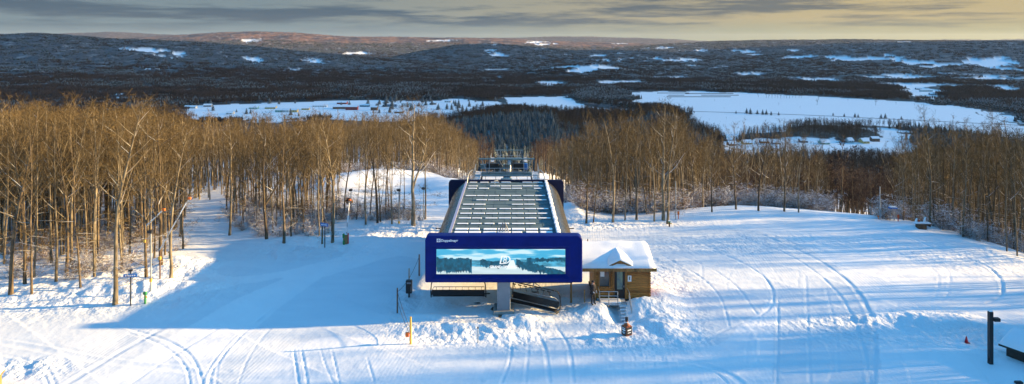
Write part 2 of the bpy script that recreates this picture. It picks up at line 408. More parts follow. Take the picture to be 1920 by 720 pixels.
def text_obj(txt, size, m, parent, name, loc, rot=(PI / 2, 0, 0), depth=.01, align='CENTER', shear=0.0, bold=0.0, sx=1.0):
    cu = bpy.data.curves.new('t', 'FONT'); cu.body = txt; cu.size = size; cu.extrude = depth; cu.align_x = align; cu.shear = shear; cu.offset = bold
    cu.resolution_u = 3
    to = bpy.data.objects.new('t', cu); COL.objects.link(to); bpy.context.view_layer.update()
    me = bpy.data.meshes.new_from_object(to.evaluated_get(bpy.context.evaluated_depsgraph_get()))
    bpy.data.objects.remove(to); me.name = name
    me.materials.clear(); me.materials.append(m)
    o = bpy.data.objects.new(name, me); COL.objects.link(o); o.parent = parent; o.location = loc; o.rotation_euler = rot; o.scale.x = sx
    return o
# ------------------------------------------------------------------ the ground sheet
FIELDS_NEAR = [ # drawn in photo pixels, dropped on the terrain; lower edge is cleared of the trees in front
 [(1160, 175), (1240, 171), (1400, 174), (1480, 178), (1600, 184), (1700, 191), (1790, 199), (1860, 213), (1920, 226), (1990, 240), (1990, 262), (1880, 246), (1760, 236), (1640, 228), (1500, 226), (1480, 236), (1400, 246), (1340, 248), (1300, 222), (1280, 205), (1230, 198), (1186, 196), (1188, 184)],
 [(940, 182), (1000, 181), (1060, 180), (1078, 190), (1120, 195), (1185, 197), (1180, 203), (1060, 202), (960, 192)],
 [(340, 205), (380, 196), (460, 196), (560, 191), (700, 188), (790, 189), (860, 186), (935, 190), (945, 196), (880, 204), (830, 212), (760, 218), (600, 218), (420, 217), (350, 212)],
 [(1330, 276), (1360, 265), (1450, 262), (1540, 260), (1640, 257), (1700, 264), (1712, 272), (1690, 280), (1600, 284), (1480, 282), (1380, 282)],
 [(1700, 172), (1725, 165), (1765, 170), (1765, 180), (1720, 180)],
 [(1640, 243), (1700, 246), (1680, 252), (1640, 250)],
 [(1840, 208), (1920, 216), (1920, 222), (1850, 214)],
]
FIELDS_FAR = [
 [(1000, 131), (1060, 126), (1135, 123), (1165, 131), (1120, 131), (1060, 138), (1010, 139)],
 [(1205, 110), (1250, 109), (1310, 112), (1305, 117), (1215, 116)], [(1130, 111), (1190, 111), (1185, 115), (1135, 115)],
 [(1225, 143), (1285, 146), (1280, 149), (1230, 148)], [(1360, 138), (1430, 138), (1425, 142), (1365, 142)],
 [(1530, 108), (1600, 105), (1660, 104), (1720, 110), (1740, 115), (1700, 118), (1610, 113), (1550, 113)],
 [(1765, 119), (1830, 110), (1880, 109), (1920, 116), (1920, 123), (1850, 124), (1780, 123)],
 [(1605, 143), (1700, 141), (1780, 139), (1780, 147), (1620, 148)], [(1785, 140), (1850, 142), (1925, 148), (1925, 154), (1800, 148)],
 [(572, 108), (590, 110), (615, 118), (600, 121), (575, 116)], [(452, 75), (480, 74), (492, 78), (460, 80)], [(1490, 95), (1510, 94), (1510, 98), (1490, 98)],
 [(230, 92), (270, 93), (310, 98), (300, 106), (250, 104)], [(320, 100), (350, 103), (345, 109), (322, 108)], [(455, 108), (500, 110), (495, 120), (470, 117)], [(272, 128), (300, 129), (298, 134), (276, 133)], [(540, 130), (570, 131), (568, 136), (545, 136)],
 [(905, 98), (925, 97), (960, 106), (930, 108)], [(1270, 95), (1320, 94), (1330, 97), (1280, 98)], [(1370, 95), (1440, 97), (1430, 101), (1380, 100)], [(800, 76), (850, 75), (850, 77), (810, 78)], [(640, 100), (700, 98), (690, 102), (650, 103)],
 [(1010, 153), (1060, 155), (1050, 158), (1010, 158)], [(1850, 160), (1900, 163), (1900, 170), (1860, 168)], [(1480, 147), (1570, 149), (1560, 152), (1480, 151)], [(1860, 128), (1920, 131), (1920, 134), (1870, 132)],
]
def field_world(L, lift):
    cy = sum(p[1] for p in L) / len(L)
    # subdivide edges so they follow the land
    out = []
    for i in range(len(L)):
        a, b = L[i], L[(i + 1) % len(L)]
        for k in range(3):
            t = k / 3; q = (a[0] * (1 - t) + b[0] * t, a[1] * (1 - t) + b[1] * t)
            p = cast(q[0], q[1], lift if q[1] > cy else 0, 500)
            out.append((p.x, p.y))
    return np.array(out)
FW = [field_world(L, 9) for L in FIELDS_NEAR] + [field_world(L, 5) for L in FIELDS_FAR]
def open_mask(x, y):
    """1 in open snow fields of the valley"""
    m = np.zeros(x.shape, bool); D = np.hypot(x, y); q = np.nonzero((D > 600) & (np.abs(x) < y * .95))
    X, Y, D = x[q], y[q], D[q]; k = 1 + sstep(2600, 5000, D) * 2.2
    wx = X + (fbm(X / 60, Y / 60, 3, 41) - .5) * 55 * k; wy = Y + (fbm(X / 60, Y / 60, 3, 43) - .5) * 100 * k
    r = np.zeros(X.shape, bool)
    for P in FW: r |= poly_mask(wx, wy, P)
    sp = fbm(X / 95, Y / 140, 4, 45); r &= ~((D > 2700) & (sp > .58))
    r |= (X > -200) & (D > 2500) & (D < 9000) & (fbm(X / 330, Y / 420, 4, 47) > .70) & (sp < .52)
    m[q] = r; return m
ISLAND = [field_world([(1075, 176), (1090, 168), (1150, 168), (1183, 180), (1186, 194), (1120, 194), (1085, 188)], 0)]
def island_mask(x, y):
    return poly_mask(x, y, ISLAND[0])

def build_ground():
    fine = np.radians(np.arange(-40, 40.001, 0.1))
    side = np.radians(np.concatenate([np.arange(40.6, 88, .8)]))
    A = np.concatenate([-side[::-1], fine, side])
    R = np.concatenate([np.linspace(4, 24, 8)[:-1], np.exp(np.arange(math.log(24), math.log(135), .0034)), np.exp(np.arange(math.log(135), math.log(1500), .0085)), np.exp(np.arange(math.log(1500), math.log(26000), .011))])
    RR, AA = np.meshgrid(R, A, indexing='ij')
    X = RR * np.sin(AA); Y = RR * np.cos(AA)
    Z = ground(X, Y)
    GRID.update(A=A, R=R)
    op = open_mask(X, Y) & ~island_mask(X, Y)
    D = RR
    forest = sstep(350, 900, D) * (~op)
    # canopy relief in the far woods
    can = (fbm(X / 22, Y / 22, 2, 51) * .6 + vnoise(X / 9, Y / 9, 53) * .4)
    Z = Z + forest * sstep(1900, 3600, D) * can * 16
    GRID['Z'] = Z
    n, k = X.shape
    co = np.stack([X, Y, Z], -1).reshape(-1, 3).astype(np.float32)
    i = np.arange(n * k).reshape(n, k)
    q = np.stack([i[:-1, :-1], i[:-1, 1:], i[1:, 1:], i[1:, :-1]], -1)[:, :, ::-1].reshape(-1, 4)
    me = bpy.data.meshes.new('ground'); me.vertices.add(len(co)); me.vertices.foreach_set('co', co.ravel())
    me.loops.add(q.size); me.loops.foreach_set('vertex_index', q.ravel().astype(np.int32))
    me.polygons.add(len(q)); me.polygons.foreach_set('loop_start', np.arange(0, q.size, 4, dtype=np.int32)); me.polygons.foreach_set('loop_total', np.full(len(q), 4, dtype=np.int32))
    me.update(); me.validate()
    a = me.attributes.new('woods', 'FLOAT', 'POINT'); a.data.foreach_set('value', forest.reshape(-1).astype(np.float32))
    # kind of woods: 0 spruce, 1 bare hardwood; hills are mostly hardwood
    hill = sstep(-118, -60, Z)
    kind = np.clip(sstep(.42, .60, fbm(X / 420, Y / 260, 4, 61)) * .75 + hill * .9, 0, 1)
    sun_tint = sstep(6600, 8000, D) * (1 - .75 * sstep(11000, 12500, D)) * (1 - sstep(1150, 1500, 960 + F * X / np.maximum(Y, 1)) * .35)  # where warm sunlight is painted into the colour of the far hills
    b = me.attributes.new('hardwood', 'FLOAT', 'POINT'); b.data.foreach_set('value', kind.reshape(-1).astype(np.float32))
    c = me.attributes.new('sun_tint', 'FLOAT', 'POINT'); c.data.foreach_set('value', sun_tint.reshape(-1).astype(np.float32))
    rg = me.attributes.new('rough', 'FLOAT', 'POINT'); rg.data.foreach_set('value', (np.where(D < 140, np.clip(rough_mask(X, Y) * np.where((X > 13) & (Y > 62), .5, 1.1) + .10, 0, 1), 0)).reshape(-1).astype(np.float32))
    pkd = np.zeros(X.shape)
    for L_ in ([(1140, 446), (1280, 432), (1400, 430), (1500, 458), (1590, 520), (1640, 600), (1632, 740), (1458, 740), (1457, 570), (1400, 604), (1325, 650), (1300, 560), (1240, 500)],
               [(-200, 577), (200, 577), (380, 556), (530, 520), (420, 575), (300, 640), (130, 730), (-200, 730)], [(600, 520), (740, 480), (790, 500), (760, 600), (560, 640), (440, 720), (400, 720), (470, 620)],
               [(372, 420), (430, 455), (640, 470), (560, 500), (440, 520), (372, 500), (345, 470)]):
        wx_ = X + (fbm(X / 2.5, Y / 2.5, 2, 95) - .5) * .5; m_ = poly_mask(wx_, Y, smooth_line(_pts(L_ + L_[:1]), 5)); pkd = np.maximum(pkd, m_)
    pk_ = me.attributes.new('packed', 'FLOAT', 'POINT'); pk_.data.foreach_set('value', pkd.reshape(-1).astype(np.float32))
    me.shade_smooth()
    o = bpy.data.objects.new('ground', me); COL.objects.link(o); tag(o, kind='structure')
    # material
    m = bpy.data.materials.new('snow_and_woodland'); m.use_nodes = True; nt = m.node_tree; N = nt.nodes; L = nt.links; bs = N['Principled BSDF']
    tc = N.new('ShaderNodeTexCoord')
    def noise(scale, detail=5, sx=1, sy=1):
        mp = N.new('ShaderNodeMapping'); mp.inputs['Scale'].default_value = (sx, sy, 1); L.new(tc.outputs['Object'], mp.inputs[0])
        nn = N.new('ShaderNodeTexNoise'); nn.inputs['Scale'].default_value = scale; nn.inputs['Detail'].default_value = detail; L.new(mp.outputs[0], nn.inputs['Vector']); return nn.outputs['Fac']
    def ramp(f, p0, c0, p1, c1):
        r = N.new('ShaderNodeValToRGB'); r.color_ramp.elements[0].position = p0; r.color_ramp.elements[1].position = p1
        r.color_ramp.elements[0].color = (*c0, 1); r.color_ramp.elements[1].color = (*c1, 1); L.new(f, r.inputs['Fac']); return r.outputs['Color']
    def mix(f, a_, b_):
        x_ = N.new('ShaderNodeMix'); x_.data_type = 'RGBA'
        if isinstance(f, float): x_.inputs[0].default_value = f
        else: L.new(f, x_.inputs[0])
        L.new(a_, x_.inputs[6]); L.new(b_, x_.inputs[7]); return x_.outputs[2]
    def attr(nm):
        a_ = N.new('ShaderNodeAttribute'); a_.attribute_name = nm; return a_.outputs['Fac']
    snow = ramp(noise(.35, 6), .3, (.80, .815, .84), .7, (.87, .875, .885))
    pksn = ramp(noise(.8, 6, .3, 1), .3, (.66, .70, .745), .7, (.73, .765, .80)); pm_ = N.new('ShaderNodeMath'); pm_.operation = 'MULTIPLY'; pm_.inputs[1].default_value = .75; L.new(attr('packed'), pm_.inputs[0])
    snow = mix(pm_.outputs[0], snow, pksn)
    spruce = ramp(noise(.045, 8, 1, .6), .35, (.008, .016, .018), .72, (.030, .048, .050))
    hardw = ramp(noise(.04, 8, 1, .6), .3, (.024, .020, .022), .75, (.070, .054, .050))
    sunlit = ramp(noise(.006, 10, 1, .5), .38, (.035, .022, .018), .66, (.25, .12, .055))  # brown woods mottled with orange that stands for low sun on them
    wood = mix(attr('hardwood'), spruce, hardw); wood = mix(attr('sun_tint'), wood, sunlit)
    dust = N.new('ShaderNodeValToRGB'); L.new(noise(.022, 10, 1, .5), dust.inputs['Fac']); dust.color_ramp.elements[0].position = .55; dust.color_ramp.elements[1].position = .80
    dust.color_ramp.elements[1].color = (.38, .38, .38, 1)
    wood = mix(dust.outputs['Color'], wood, snow)
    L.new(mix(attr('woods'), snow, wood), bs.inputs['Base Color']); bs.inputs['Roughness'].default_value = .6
    bs.inputs['Specular IOR Level'].default_value = .25
    b1 = N.new('ShaderNodeBump'); L.new(attr('rough'), b1.inputs['Strength']); b1.inputs['Distance'].default_value = .22; L.new(noise(2.6, 6, 1, .8), b1.inputs['Height'])
    wv = N.new('ShaderNodeTexWave'); wv.bands_direction = 'X'; wv.inputs['Scale'].default_value = 1.15; wv.inputs['Distortion'].default_value = 4.5; wv.inputs['Detail'].default_value = 3; wv.inputs['Detail Scale'].default_value = .22
    mpw = N.new('ShaderNodeMapping'); mpw.inputs['Rotation'].default_value = (0, 0, .12); L.new(tc.outputs['Object'], mpw.inputs[0]); L.new(mpw.outputs[0], wv.inputs['Vector'])
    b0 = N.new('ShaderNodeBump'); b0.inputs['Strength'].default_value = .2; cm = N.new('ShaderNodeMapRange'); cm.inputs[1].default_value = .42; cm.inputs[2].default_value = .68; cm.inputs[3].default_value = .0; cm.inputs[4].default_value = .30; L.new(noise(.09, 3, 1.6, .5), cm.inputs[0]); L.new(cm.outputs[0], b0.inputs['Strength']); b0.inputs['Distance'].default_value = .022; L.new(wv.outputs['Fac'], b0.inputs['Height']); L.new(b0.outputs['Normal'], b1.inputs['Normal'])
    b2 = N.new('ShaderNodeBump'); b2.inputs['Distance'].default_value = 9.0; L.new(attr('woods'), b2.inputs['Strength']); L.new(noise(.06, 5), b2.inputs['Height']); L.new(b1.outputs['Normal'], b2.inputs['Normal'])
    L.new(b2.outputs['Normal'], bs.inputs['Normal'])
    me.materials.append(m)
    return o
build_ground()

# ------------------------------------------------------------------ trees
def bark_mat(name, c1, c2, snow=.0, scale=3.0, lo=.62):
    m = bpy.data.materials.new(name); m.use_nodes = True; nt = m.node_tree; N = nt.nodes; L = nt.links; b = N['Principled BSDF']
    tc = N.new('ShaderNodeTexCoord'); n = N.new('ShaderNodeTexNoise'); n.inputs['Scale'].default_value = scale; n.inputs['Detail'].default_value = 5
    mp = N.new('ShaderNodeMapping'); mp.inputs['Scale'].default_value = (1, 1, .3); L.new(tc.outputs['Object'], mp.inputs[0]); L.new(mp.outputs[0], n.inputs['Vector'])
    r = N.new('ShaderNodeValToRGB'); r.color_ramp.elements[0].position = .35; r.color_ramp.elements[1].position = .7
    r.color_ramp.elements[0].color = (*c1, 1); r.color_ramp.elements[1].color = (*c2, 1); L.new(n.outputs['Fac'], r.inputs['Fac'])
    oi = N.new('ShaderNodeObjectInfo')
    hv = N.new('ShaderNodeHueSaturation'); L.new(r.outputs['Color'], hv.inputs['Color'])
    mr = N.new('ShaderNodeMapRange'); mr.inputs['To Min'].default_value = .65; mr.inputs['To Max'].default_value = 1.35; L.new(oi.outputs['Random'], mr.inputs['Value']); L.new(mr.outputs[0], hv.inputs['Value'])
    col = hv.outputs['Color']
    if snow > 0:
        g = N.new('ShaderNodeNewGeometry'); s = N.new('ShaderNodeSeparateXYZ'); L.new(g.outputs['Normal'], s.inputs[0])
        n3 = N.new('ShaderNodeTexNoise'); n3.inputs['Scale'].default_value = 1.1; L.new(tc.outputs['Object'], n3.inputs['Vector'])
        a = N.new('ShaderNodeMath'); a.operation = 'ADD'; L.new(s.outputs['Z'], a.inputs[0]); L.new(n3.outputs['Fac'], a.inputs[1])
        q = N.new('ShaderNodeMapRange'); q.inputs['From Min'].default_value = lo + .45; q.inputs['From Max'].default_value = lo + .6; q.inputs['To Max'].default_value = snow; L.new(a.outputs[0], q.inputs['Value'])
        x = N.new('ShaderNodeMix'); x.data_type = 'RGBA'; L.new(q.outputs[0], x.inputs[0]); L.new(col, x.inputs[6]); x.inputs[7].default_value = (.8, .82, .85, 1); col = x.outputs[2]
    L.new(col, b.inputs['Base Color']); b.inputs['Roughness'].default_value = .85; b.inputs['Specular IOR Level'].default_value = .15
    return m
BARK = bark_mat('hardwood_bark', (.10, .082, .06), (.27, .225, .155), .85, 4.0, .75)
TWIG = bark_mat('hardwood_twigs', (.064, .044, .021), (.145, .102, .045))
LIMB = bark_mat('hardwood_limbs', (.12, .095, .058), (.25, .20, .125), .9, 2.0, .62)
BARK_D = bark_mat('dark_bark', (.06, .045, .032), (.17, .13, .085), .6, 4.0, .8)
SHRUBM = bark_mat('snowy_shrub', (.12, .07, .04), (.24, .15, .09), .95, 2.5, .35)

class TreeMesh:
    def __init__(s): s.v = []; s.f = []; s.m = []
    def tube(s, P, R, sides, m):
        n = len(s.v); k = len(P); prev = None
        for i in range(k):
            d = P[min(i + 1, k - 1)] - P[max(i - 1, 0)]; d = d.normalized()
            a = d.cross(Vector((.3, .9, .1))) if prev is None else prev - d * prev.dot(d)
            if a.length < 1e-4: a = d.cross(Vector((1, 0, 0)))
            a.normalize(); prev = a; b = d.cross(a)
            for j in range(sides):
                t = 2 * PI * j / sides; s.v.append(P[i] + (a * math.cos(t) + b * math.sin(t)) * R[i])
        for i in range(k - 1):
            for j in range(sides):
                j2 = (j + 1) % sides; s.f.append((n + i * sides + j, n + i * sides + j2, n + (i + 1) * sides + j2, n + (i + 1) * sides + j)); s.m.append(m)
    def sliver(s, a, b, w, m):
        d = (b - a).normalized(); c = d.cross(Vector((random.gauss(0, 1), random.gauss(0, 1), random.gauss(0, 1))))
        if c.length < 1e-4: return
        c = c.normalized() * w * .5; n = len(s.v)
        s.v += [a - c, a + c, b + c * .5, b - c * .5]; s.f.append((n, n + 1, n + 2, n + 3)); s.m.append(m)
    def mesh(s, name, mats):
        me = bpy.data.meshes.new(name); me.from_pydata([tuple(v) for v in s.v], [], s.f)
        for q in mats: me.materials.append(q)
        me.polygons.foreach_set('material_index', s.m); me.shade_smooth(); me.update()
        return me
def bend_path(p, d, L, n, wob, up, rnd):
    P = [p.copy()]; d = d.normalized()
    for i in range(n):
        d = (d + Vector((rnd.gauss(0, wob), rnd.gauss(0, wob), up + rnd.gauss(0, wob * .6)))).normalized()
        P.append(P[-1] + d * (L / n))
    return P
def tree_geo(seed, Ht=16.0, r0=.145, first=.42, spread=.82, nl=17, fork=False, low=4, twk=.58, tw=.018, lean=0.0, bark=0, fine=True):
    rnd = random.Random(seed); random.seed(seed)
    T, C = TreeMesh(), TreeMesh()
    # trunk
    n = 10; P = [Vector((0, 0, -.6))]; d = Vector((lean, rnd.gauss(0, .02), 1)).normalized()
    for i in range(n):
        d = (d + Vector((rnd.gauss(0, .035), rnd.gauss(0, .035), .02))).normalized(); P.append(P[-1] + d * ((Ht * .97 + .6) / n))
    R = [r0 * (1 - (i / n) ** 1.2 * .84) for i in range(n + 1)]; R[0] = r0 * 1.35; R[1] = r0 * 1.02
    T.tube(P, R, 8, 0)
    stems = [(P, R, first)]
    if fork:
        k = int(n * rnd.uniform(.35, .5)); dd = Vector((rnd.choice((-1, 1)) * .55, rnd.gauss(0, .3), 1))
        Q = bend_path(P[k], dd, Ht * (1 - k / n) * .95, 7, .05, .12, rnd); RQ = [R[k] * .75 * (1 - i / 7 * .9) for i in range(8)]
        T.tube(Q, RQ, 6, 0); stems.append((Q, RQ, .15))
    def along(P, t):
        x = t * (len(P) - 1); i = min(int(x), len(P) - 2); return P[i].lerp(P[i + 1], x - i)
    limbs = []
    for P_, R_, f_ in stems:
        m = nl if P_ is P else nl // 2
        for i in range(m):
            t = f_ + (1 - f_) * ((i + rnd.random()) / m) * .99; p = along(P_, t)
            az = i * 2.4 + rnd.gauss(0, .5); e = rnd.uniform(.55, 1.2) * (1.0 - .35 * t)
            L = Ht * (.30 * (1 - t) ** .65 + .075) * rnd.uniform(.7, 1.2) * spread
            dv = Vector((math.cos(az) * math.sin(e), math.sin(az) * math.sin(e), math.cos(e)))
            rr = max(.018, r0 * .46 * (1 - t * .72) * rnd.uniform(.7, 1.1)); limbs.append((p, dv, L, rr, 0))
        for i in range(low if P_ is P else 0):
            t = rnd.uniform(.10, f_); p = along(P_, t); az = rnd.uniform(0, 2 * PI)
            limbs.append((p, Vector((math.cos(az), math.sin(az), rnd.uniform(-.15, .4))), Ht * rnd.uniform(.07, .19), .03, 1))
    for p, dv, L, rr, lo in limbs:
        Q = bend_path(p, dv, L, 5, .10, .10 if not lo else .0, rnd); C.tube(Q, [rr * (1 - .85 * i / 5) for i in range(6)], 4 if fine else 3, 1)
        ns = int((7 + L * 1.3) * twk)
        for j in range(ns):
            t = rnd.uniform(.22, 1.0); q = along(Q, t); az = rnd.uniform(0, 2 * PI)
            base = (Q[-1] - Q[0]).normalized(); side = Vector((rnd.gauss(0, 1), rnd.gauss(0, 1), rnd.gauss(.25, .7))).normalized()
            l2 = (L * .34 + .35) * rnd.uniform(.5, 1.15) * (1.15 - t * .45); d2 = (base * .75 + side).normalized()
            W = bend_path(q, d2, l2, 3, .12, .08, rnd)
            for a, b in zip(W[:-1], W[1:]): C.sliver(a, b, max(rr * .5, tw * 1.35), 2)
            nt_ = int((5 + l2 * 5) * twk)
            for k in range(nt_):
                a = along(W, rnd.uniform(.15, 1)); s2 = Vector((rnd.gauss(0, 1), rnd.gauss(0, 1), rnd.gauss(.35, .7))).normalized()
                l3 = rnd.uniform(.25, .7); e3 = a + (d2 * .6 + s2).normalized() * l3; C.sliver(a, e3, tw, 2)
                if fine:
                    for z in range(2):
                        m3 = a.lerp(e3, rnd.uniform(.3, .9)); s3 = Vector((rnd.gauss(0, 1), rnd.gauss(0, 1), rnd.gauss(.3, .7))).normalized()
                        C.sliver(m3, m3 + s3 * rnd.uniform(.12, .35), tw * .8, 2)
    return T, C
TREES = []      # (trunk mesh, crown mesh, nominal height)
specs = [dict(), dict(first=.45, nl=17), dict(fork=True, nl=18), dict(r0=.11, spread=.7, nl=16, first=.5, low=3), dict(first=.36, spread=.95, nl=20), dict(r0=.13, lean=.06, nl=17, low=6),
         dict(r0=.095, spread=.6, first=.42, nl=14, low=5), dict(fork=True, r0=.175, spread=.95, nl=20, first=.36)]
for i, sp in enumerate(specs):
    T, C = tree_geo(100 + i, 16.0, **sp)
    bk = BARK if i % 2 else BARK_D
    TREES.append((T.mesh('trunk', [bk]), C.mesh('crown', [bk, LIMB, TWIG])))
def joined(T, C, mats, name):
    a = TreeMesh(); a.v = T.v + C.v; n = len(T.v); a.f = T.f + [tuple(n + i for i in f) for f in C.f]; a.m = T.m + C.m
    return a.mesh(name, mats)
def proto(me):
    return bpy.data.objects.new('template_' + me.name, me)      # never linked to the scene; only scattered
# lighter copies for the woods behind
MIDT = []
for i in range(6):
    T, C = tree_geo(200 + i, 16.0, r0=.13, spread=.68, nl=13, low=2, twk=.5, tw=.028, fine=False, first=.4, fork=(i % 3 == 0))
    MIDT.append(proto(joined(T, C, [BARK_D if i % 2 else BARK, LIMB, TWIG], 'hardwood_mid')))
TWIG_F = bark_mat('far_twigs', (.038, .025, .020), (.085, .055, .042))
FART = []
for i in range(4):
    T, C = tree_geo(300 + i, 15.0, r0=.2, spread=1.1, nl=9, low=0, twk=.62, tw=.075, fine=False, first=.35)
    FART.append(proto(joined(T, C, [BARK_D, TWIG_F, TWIG_F], 'hardwood_far')))
# underbrush: low many-stemmed shrubs with snow on them
SHR = []
for i in range(4):
    rnd = random.Random(400 + i); random.seed(400 + i); C = TreeMesh()
    for k in range(16):
        az = rnd.uniform(0, 2 * PI); e = rnd.uniform(.15, .8); L = rnd.uniform(1.2, 3.2)
        Q = bend_path(Vector((rnd.gauss(0, .25), rnd.gauss(0, .25), -.2)), Vector((math.cos(az) * math.sin(e), math.sin(az) * math.sin(e), math.cos(e))), L, 5, .12, -.02, rnd)
        C.tube(Q, [.022 * (1 - .7 * j / 5) for j in range(6)], 3, 0)
        for j in range(12):
            a = Q[rnd.randint(1, 5)]; s2 = Vector((rnd.gauss(0, 1), rnd.gauss(0, 1), rnd.gauss(.2, .5))).normalized()
            b = a + s2 * rnd.uniform(.3, .8); C.sliver(a, b, .024, 0)
            for z in range(2):
                m3 = a.lerp(b, rnd.random()); C.sliver(m3, m3 + Vector((rnd.gauss(0, .3), rnd.gauss(0, .3), rnd.gauss(.05, .2))), .018, 0)
    SHR.append(proto(C.mesh('underbrush', [SHRUBM])))
# conifers
def con_mat():
    m = bpy.data.materials.new('spruce_needles'); m.use_nodes = True; nt = m.node_tree; N = nt.nodes; L = nt.links; b = N['Principled BSDF']
    g = N.new('ShaderNodeNewGeometry'); s = N.new('ShaderNodeSeparateXYZ'); L.new(g.outputs['Normal'], s.inputs[0])
    tc = N.new('ShaderNodeTexCoord'); n = N.new('ShaderNodeTexNoise'); n.inputs['Scale'].default_value = 1.3; n.inputs['Detail'].default_value = 4; L.new(tc.outputs['Object'], n.inputs['Vector'])
    ab = N.new('ShaderNodeMath'); ab.operation = 'ABSOLUTE'; L.new(s.outputs['Z'], ab.inputs[0])
    a = N.new('ShaderNodeMath'); a.operation = 'ADD'; L.new(ab.outputs[0], a.inputs[0]); L.new(n.outputs['Fac'], a.inputs[1])
    q = N.new('ShaderNodeMapRange'); q.inputs['From Min'].default_value = 1.12; q.inputs['From Max'].default_value = 1.5; q.inputs['To Max'].default_value = .34; L.new(a.outputs[0], q.inputs['Value'])
    x = N.new('ShaderNodeMix'); x.data_type = 'RGBA'; L.new(q.outputs[0], x.inputs[0]); x.inputs[6].default_value = (.008, .022, .020, 1); x.inputs[7].default_value = (.55, .60, .64, 1)
    L.new(x.outputs[2], b.inputs['Base Color']); b.inputs['Roughness'].default_value = .9; b.inputs['Specular IOR Level'].default_value = .1
    return m
CONM = con_mat()
def conifer(seed, Ht=14.0, rad=2.6, wh=13, br=9):
    rnd = random.Random(seed); T = TreeMesh(); T.tube([Vector((0, 0, -.5)), Vector((0, 0, Ht))], [.16, .02], 5, 1)
    for w in range(wh):
        t = w / wh; z = Ht * (.10 + .9 * t ** .92); r = rad * (1 - t) ** .85 * rnd.uniform(.8, 1.12) + .12; a0 = rnd.random() * 6
        for j in range(br):
            a = a0 + 2 * PI * j / br + rnd.gauss(0, .14); q = r * rnd.uniform(.72, 1.12); wd = r * .42 + .1
            c = Vector((math.cos(a), math.sin(a), 0)); s = Vector((-math.sin(a), math.cos(a), 0)); n = len(T.v); dr = q * rnd.uniform(.30, .5)
            T.v += [Vector((0, 0, z + .45)), c * q * .6 + s * wd * .5 + Vector((0, 0, z - dr * .55)), c * q + Vector((0, 0, z - dr)), c * q * .6 - s * wd * .5 + Vector((0, 0, z - dr * .55)), c * q * .55 + Vector((0, 0, z - dr * .2))]
            T.f += [(n, n + 1, n + 4), (n + 1, n + 2, n + 4), (n + 2, n + 3, n + 4), (n + 3, n, n + 4)]; T.m += [0] * 4
    return T
CON = []
for i in range(4):
    T = conifer(500 + i, 11 + i, 2.9 + .35 * i); CON.append(proto(T.mesh('spruce', [CONM, BARK_D])))
# far patches: a 46 m square of woods each
def patch(seed, n, conf):
    rnd = random.Random(seed); T = TreeMesh()
    for k in range(n):
        x, y = rnd.uniform(-24, 24), rnd.uniform(-24, 24); h = rnd.uniform(8, 15); c = rnd.random() < conf
        if c:
            r = rnd.uniform(1.8, 3.2)
            for z0, z1, rr in ((.08, .62, r), (.4, 1.0, r * .62)):
                b = len(T.v); T.v.append(Vector((x, y, h * z1)))
                for j in range(5): a = j * 1.257 + rnd.random(); T.v.append(Vector((x + math.cos(a) * rr * rnd.uniform(.75, 1.2), y + math.sin(a) * rr, h * z0)))
                for j in range(5): T.f.append((b, b + 1 + j, b + 1 + (j + 1) % 5)); T.m.append(0)
        else:
            T.tube([Vector((x, y, 0)), Vector((x, y, h * .6))], [.22, .12], 3, 2)
            for j in range(26):
                a = Vector((x + rnd.gauss(0, .5), y + rnd.gauss(0, .5), h * rnd.uniform(.35, .75))); q = Vector((x + rnd.gauss(0, 2.1), y + rnd.gauss(0, 2.1), h * rnd.uniform(.5, 1.05)))
                T.sliver(a, q, .42, 1)
    return T
TWIG_V = bark_mat('valley_twigs', (.030, .023, .022), (.070, .052, .046))
CONV = bark_mat('valley_spruce', (.010, .022, .020), (.030, .050, .045), .0)
PATCH = [proto(patch(600 + i, 27, [1.0, .9, .5, .1, 0.0, 0.0][i]).mesh('woods', [CONM if i < 4 else CONV, TWIG_V, BARK_D])) for i in range(6)]

def scatter(name, pts, rotz, scl, idx, protos, label, cat):
    pts = np.asarray(pts, np.float32); n = len(pts)
    me = bpy.data.meshes.new(name); me.vertices.add(n); me.vertices.foreach_set('co', pts.ravel())
    for nm, ty, key, val in (('rot', 'FLOAT_VECTOR', 'vector', np.stack([np.zeros(n), np.zeros(n), rotz], -1).astype(np.float32).ravel()),
                             ('scl', 'FLOAT_VECTOR', 'vector', np.asarray(scl, np.float32).ravel()), ('pick', 'INT', 'value', np.asarray(idx, np.int32))):
        a = me.attributes.new(nm, ty, 'POINT'); a.data.foreach_set(key, val)
    o = bpy.data.objects.new(name, me); COL.objects.link(o)
    ng = bpy.data.node_groups.new(name + '_nodes', 'GeometryNodeTree')
    ng.interface.new_socket('Geometry', in_out='INPUT', socket_type='NodeSocketGeometry'); ng.interface.new_socket('Geometry', in_out='OUTPUT', socket_type='NodeSocketGeometry')
    N, L = ng.nodes, ng.links; gi = N.new('NodeGroupInput'); go = N.new('NodeGroupOutput'); ip = N.new('GeometryNodeInstanceOnPoints'); jn = N.new('GeometryNodeJoinGeometry')
    for p in protos:
        oi = N.new('GeometryNodeObjectInfo'); oi.inputs['Object'].default_value = p; oi.inputs['As Instance'].default_value = True; L.new(oi.outputs['Geometry'], jn.inputs[0])
    def at(nm, ty):
        a = N.new('GeometryNodeInputNamedAttribute'); a.data_type = ty; a.inputs['Name'].default_value = nm; return a.outputs['Attribute']
    L.new(gi.outputs[0], ip.inputs['Points']); L.new(jn.outputs[0], ip.inputs['Instance']); ip.inputs['Pick Instance'].default_value = True
    L.new(at('pick', 'INT'), ip.inputs['Instance Index']); er = N.new('FunctionNodeEulerToRotation'); L.new(at('rot', 'FLOAT_VECTOR'), er.inputs[0]); L.new(er.outputs[0], ip.inputs['Rotation'])
    L.new(at('scl', 'FLOAT_VECTOR'), ip.inputs['Scale']); L.new(ip.outputs[0], go.inputs[0])
    md = o.modifiers.new('scatter', 'NODES'); md.node_group = ng
    return tag(o, label, cat, kind='stuff')

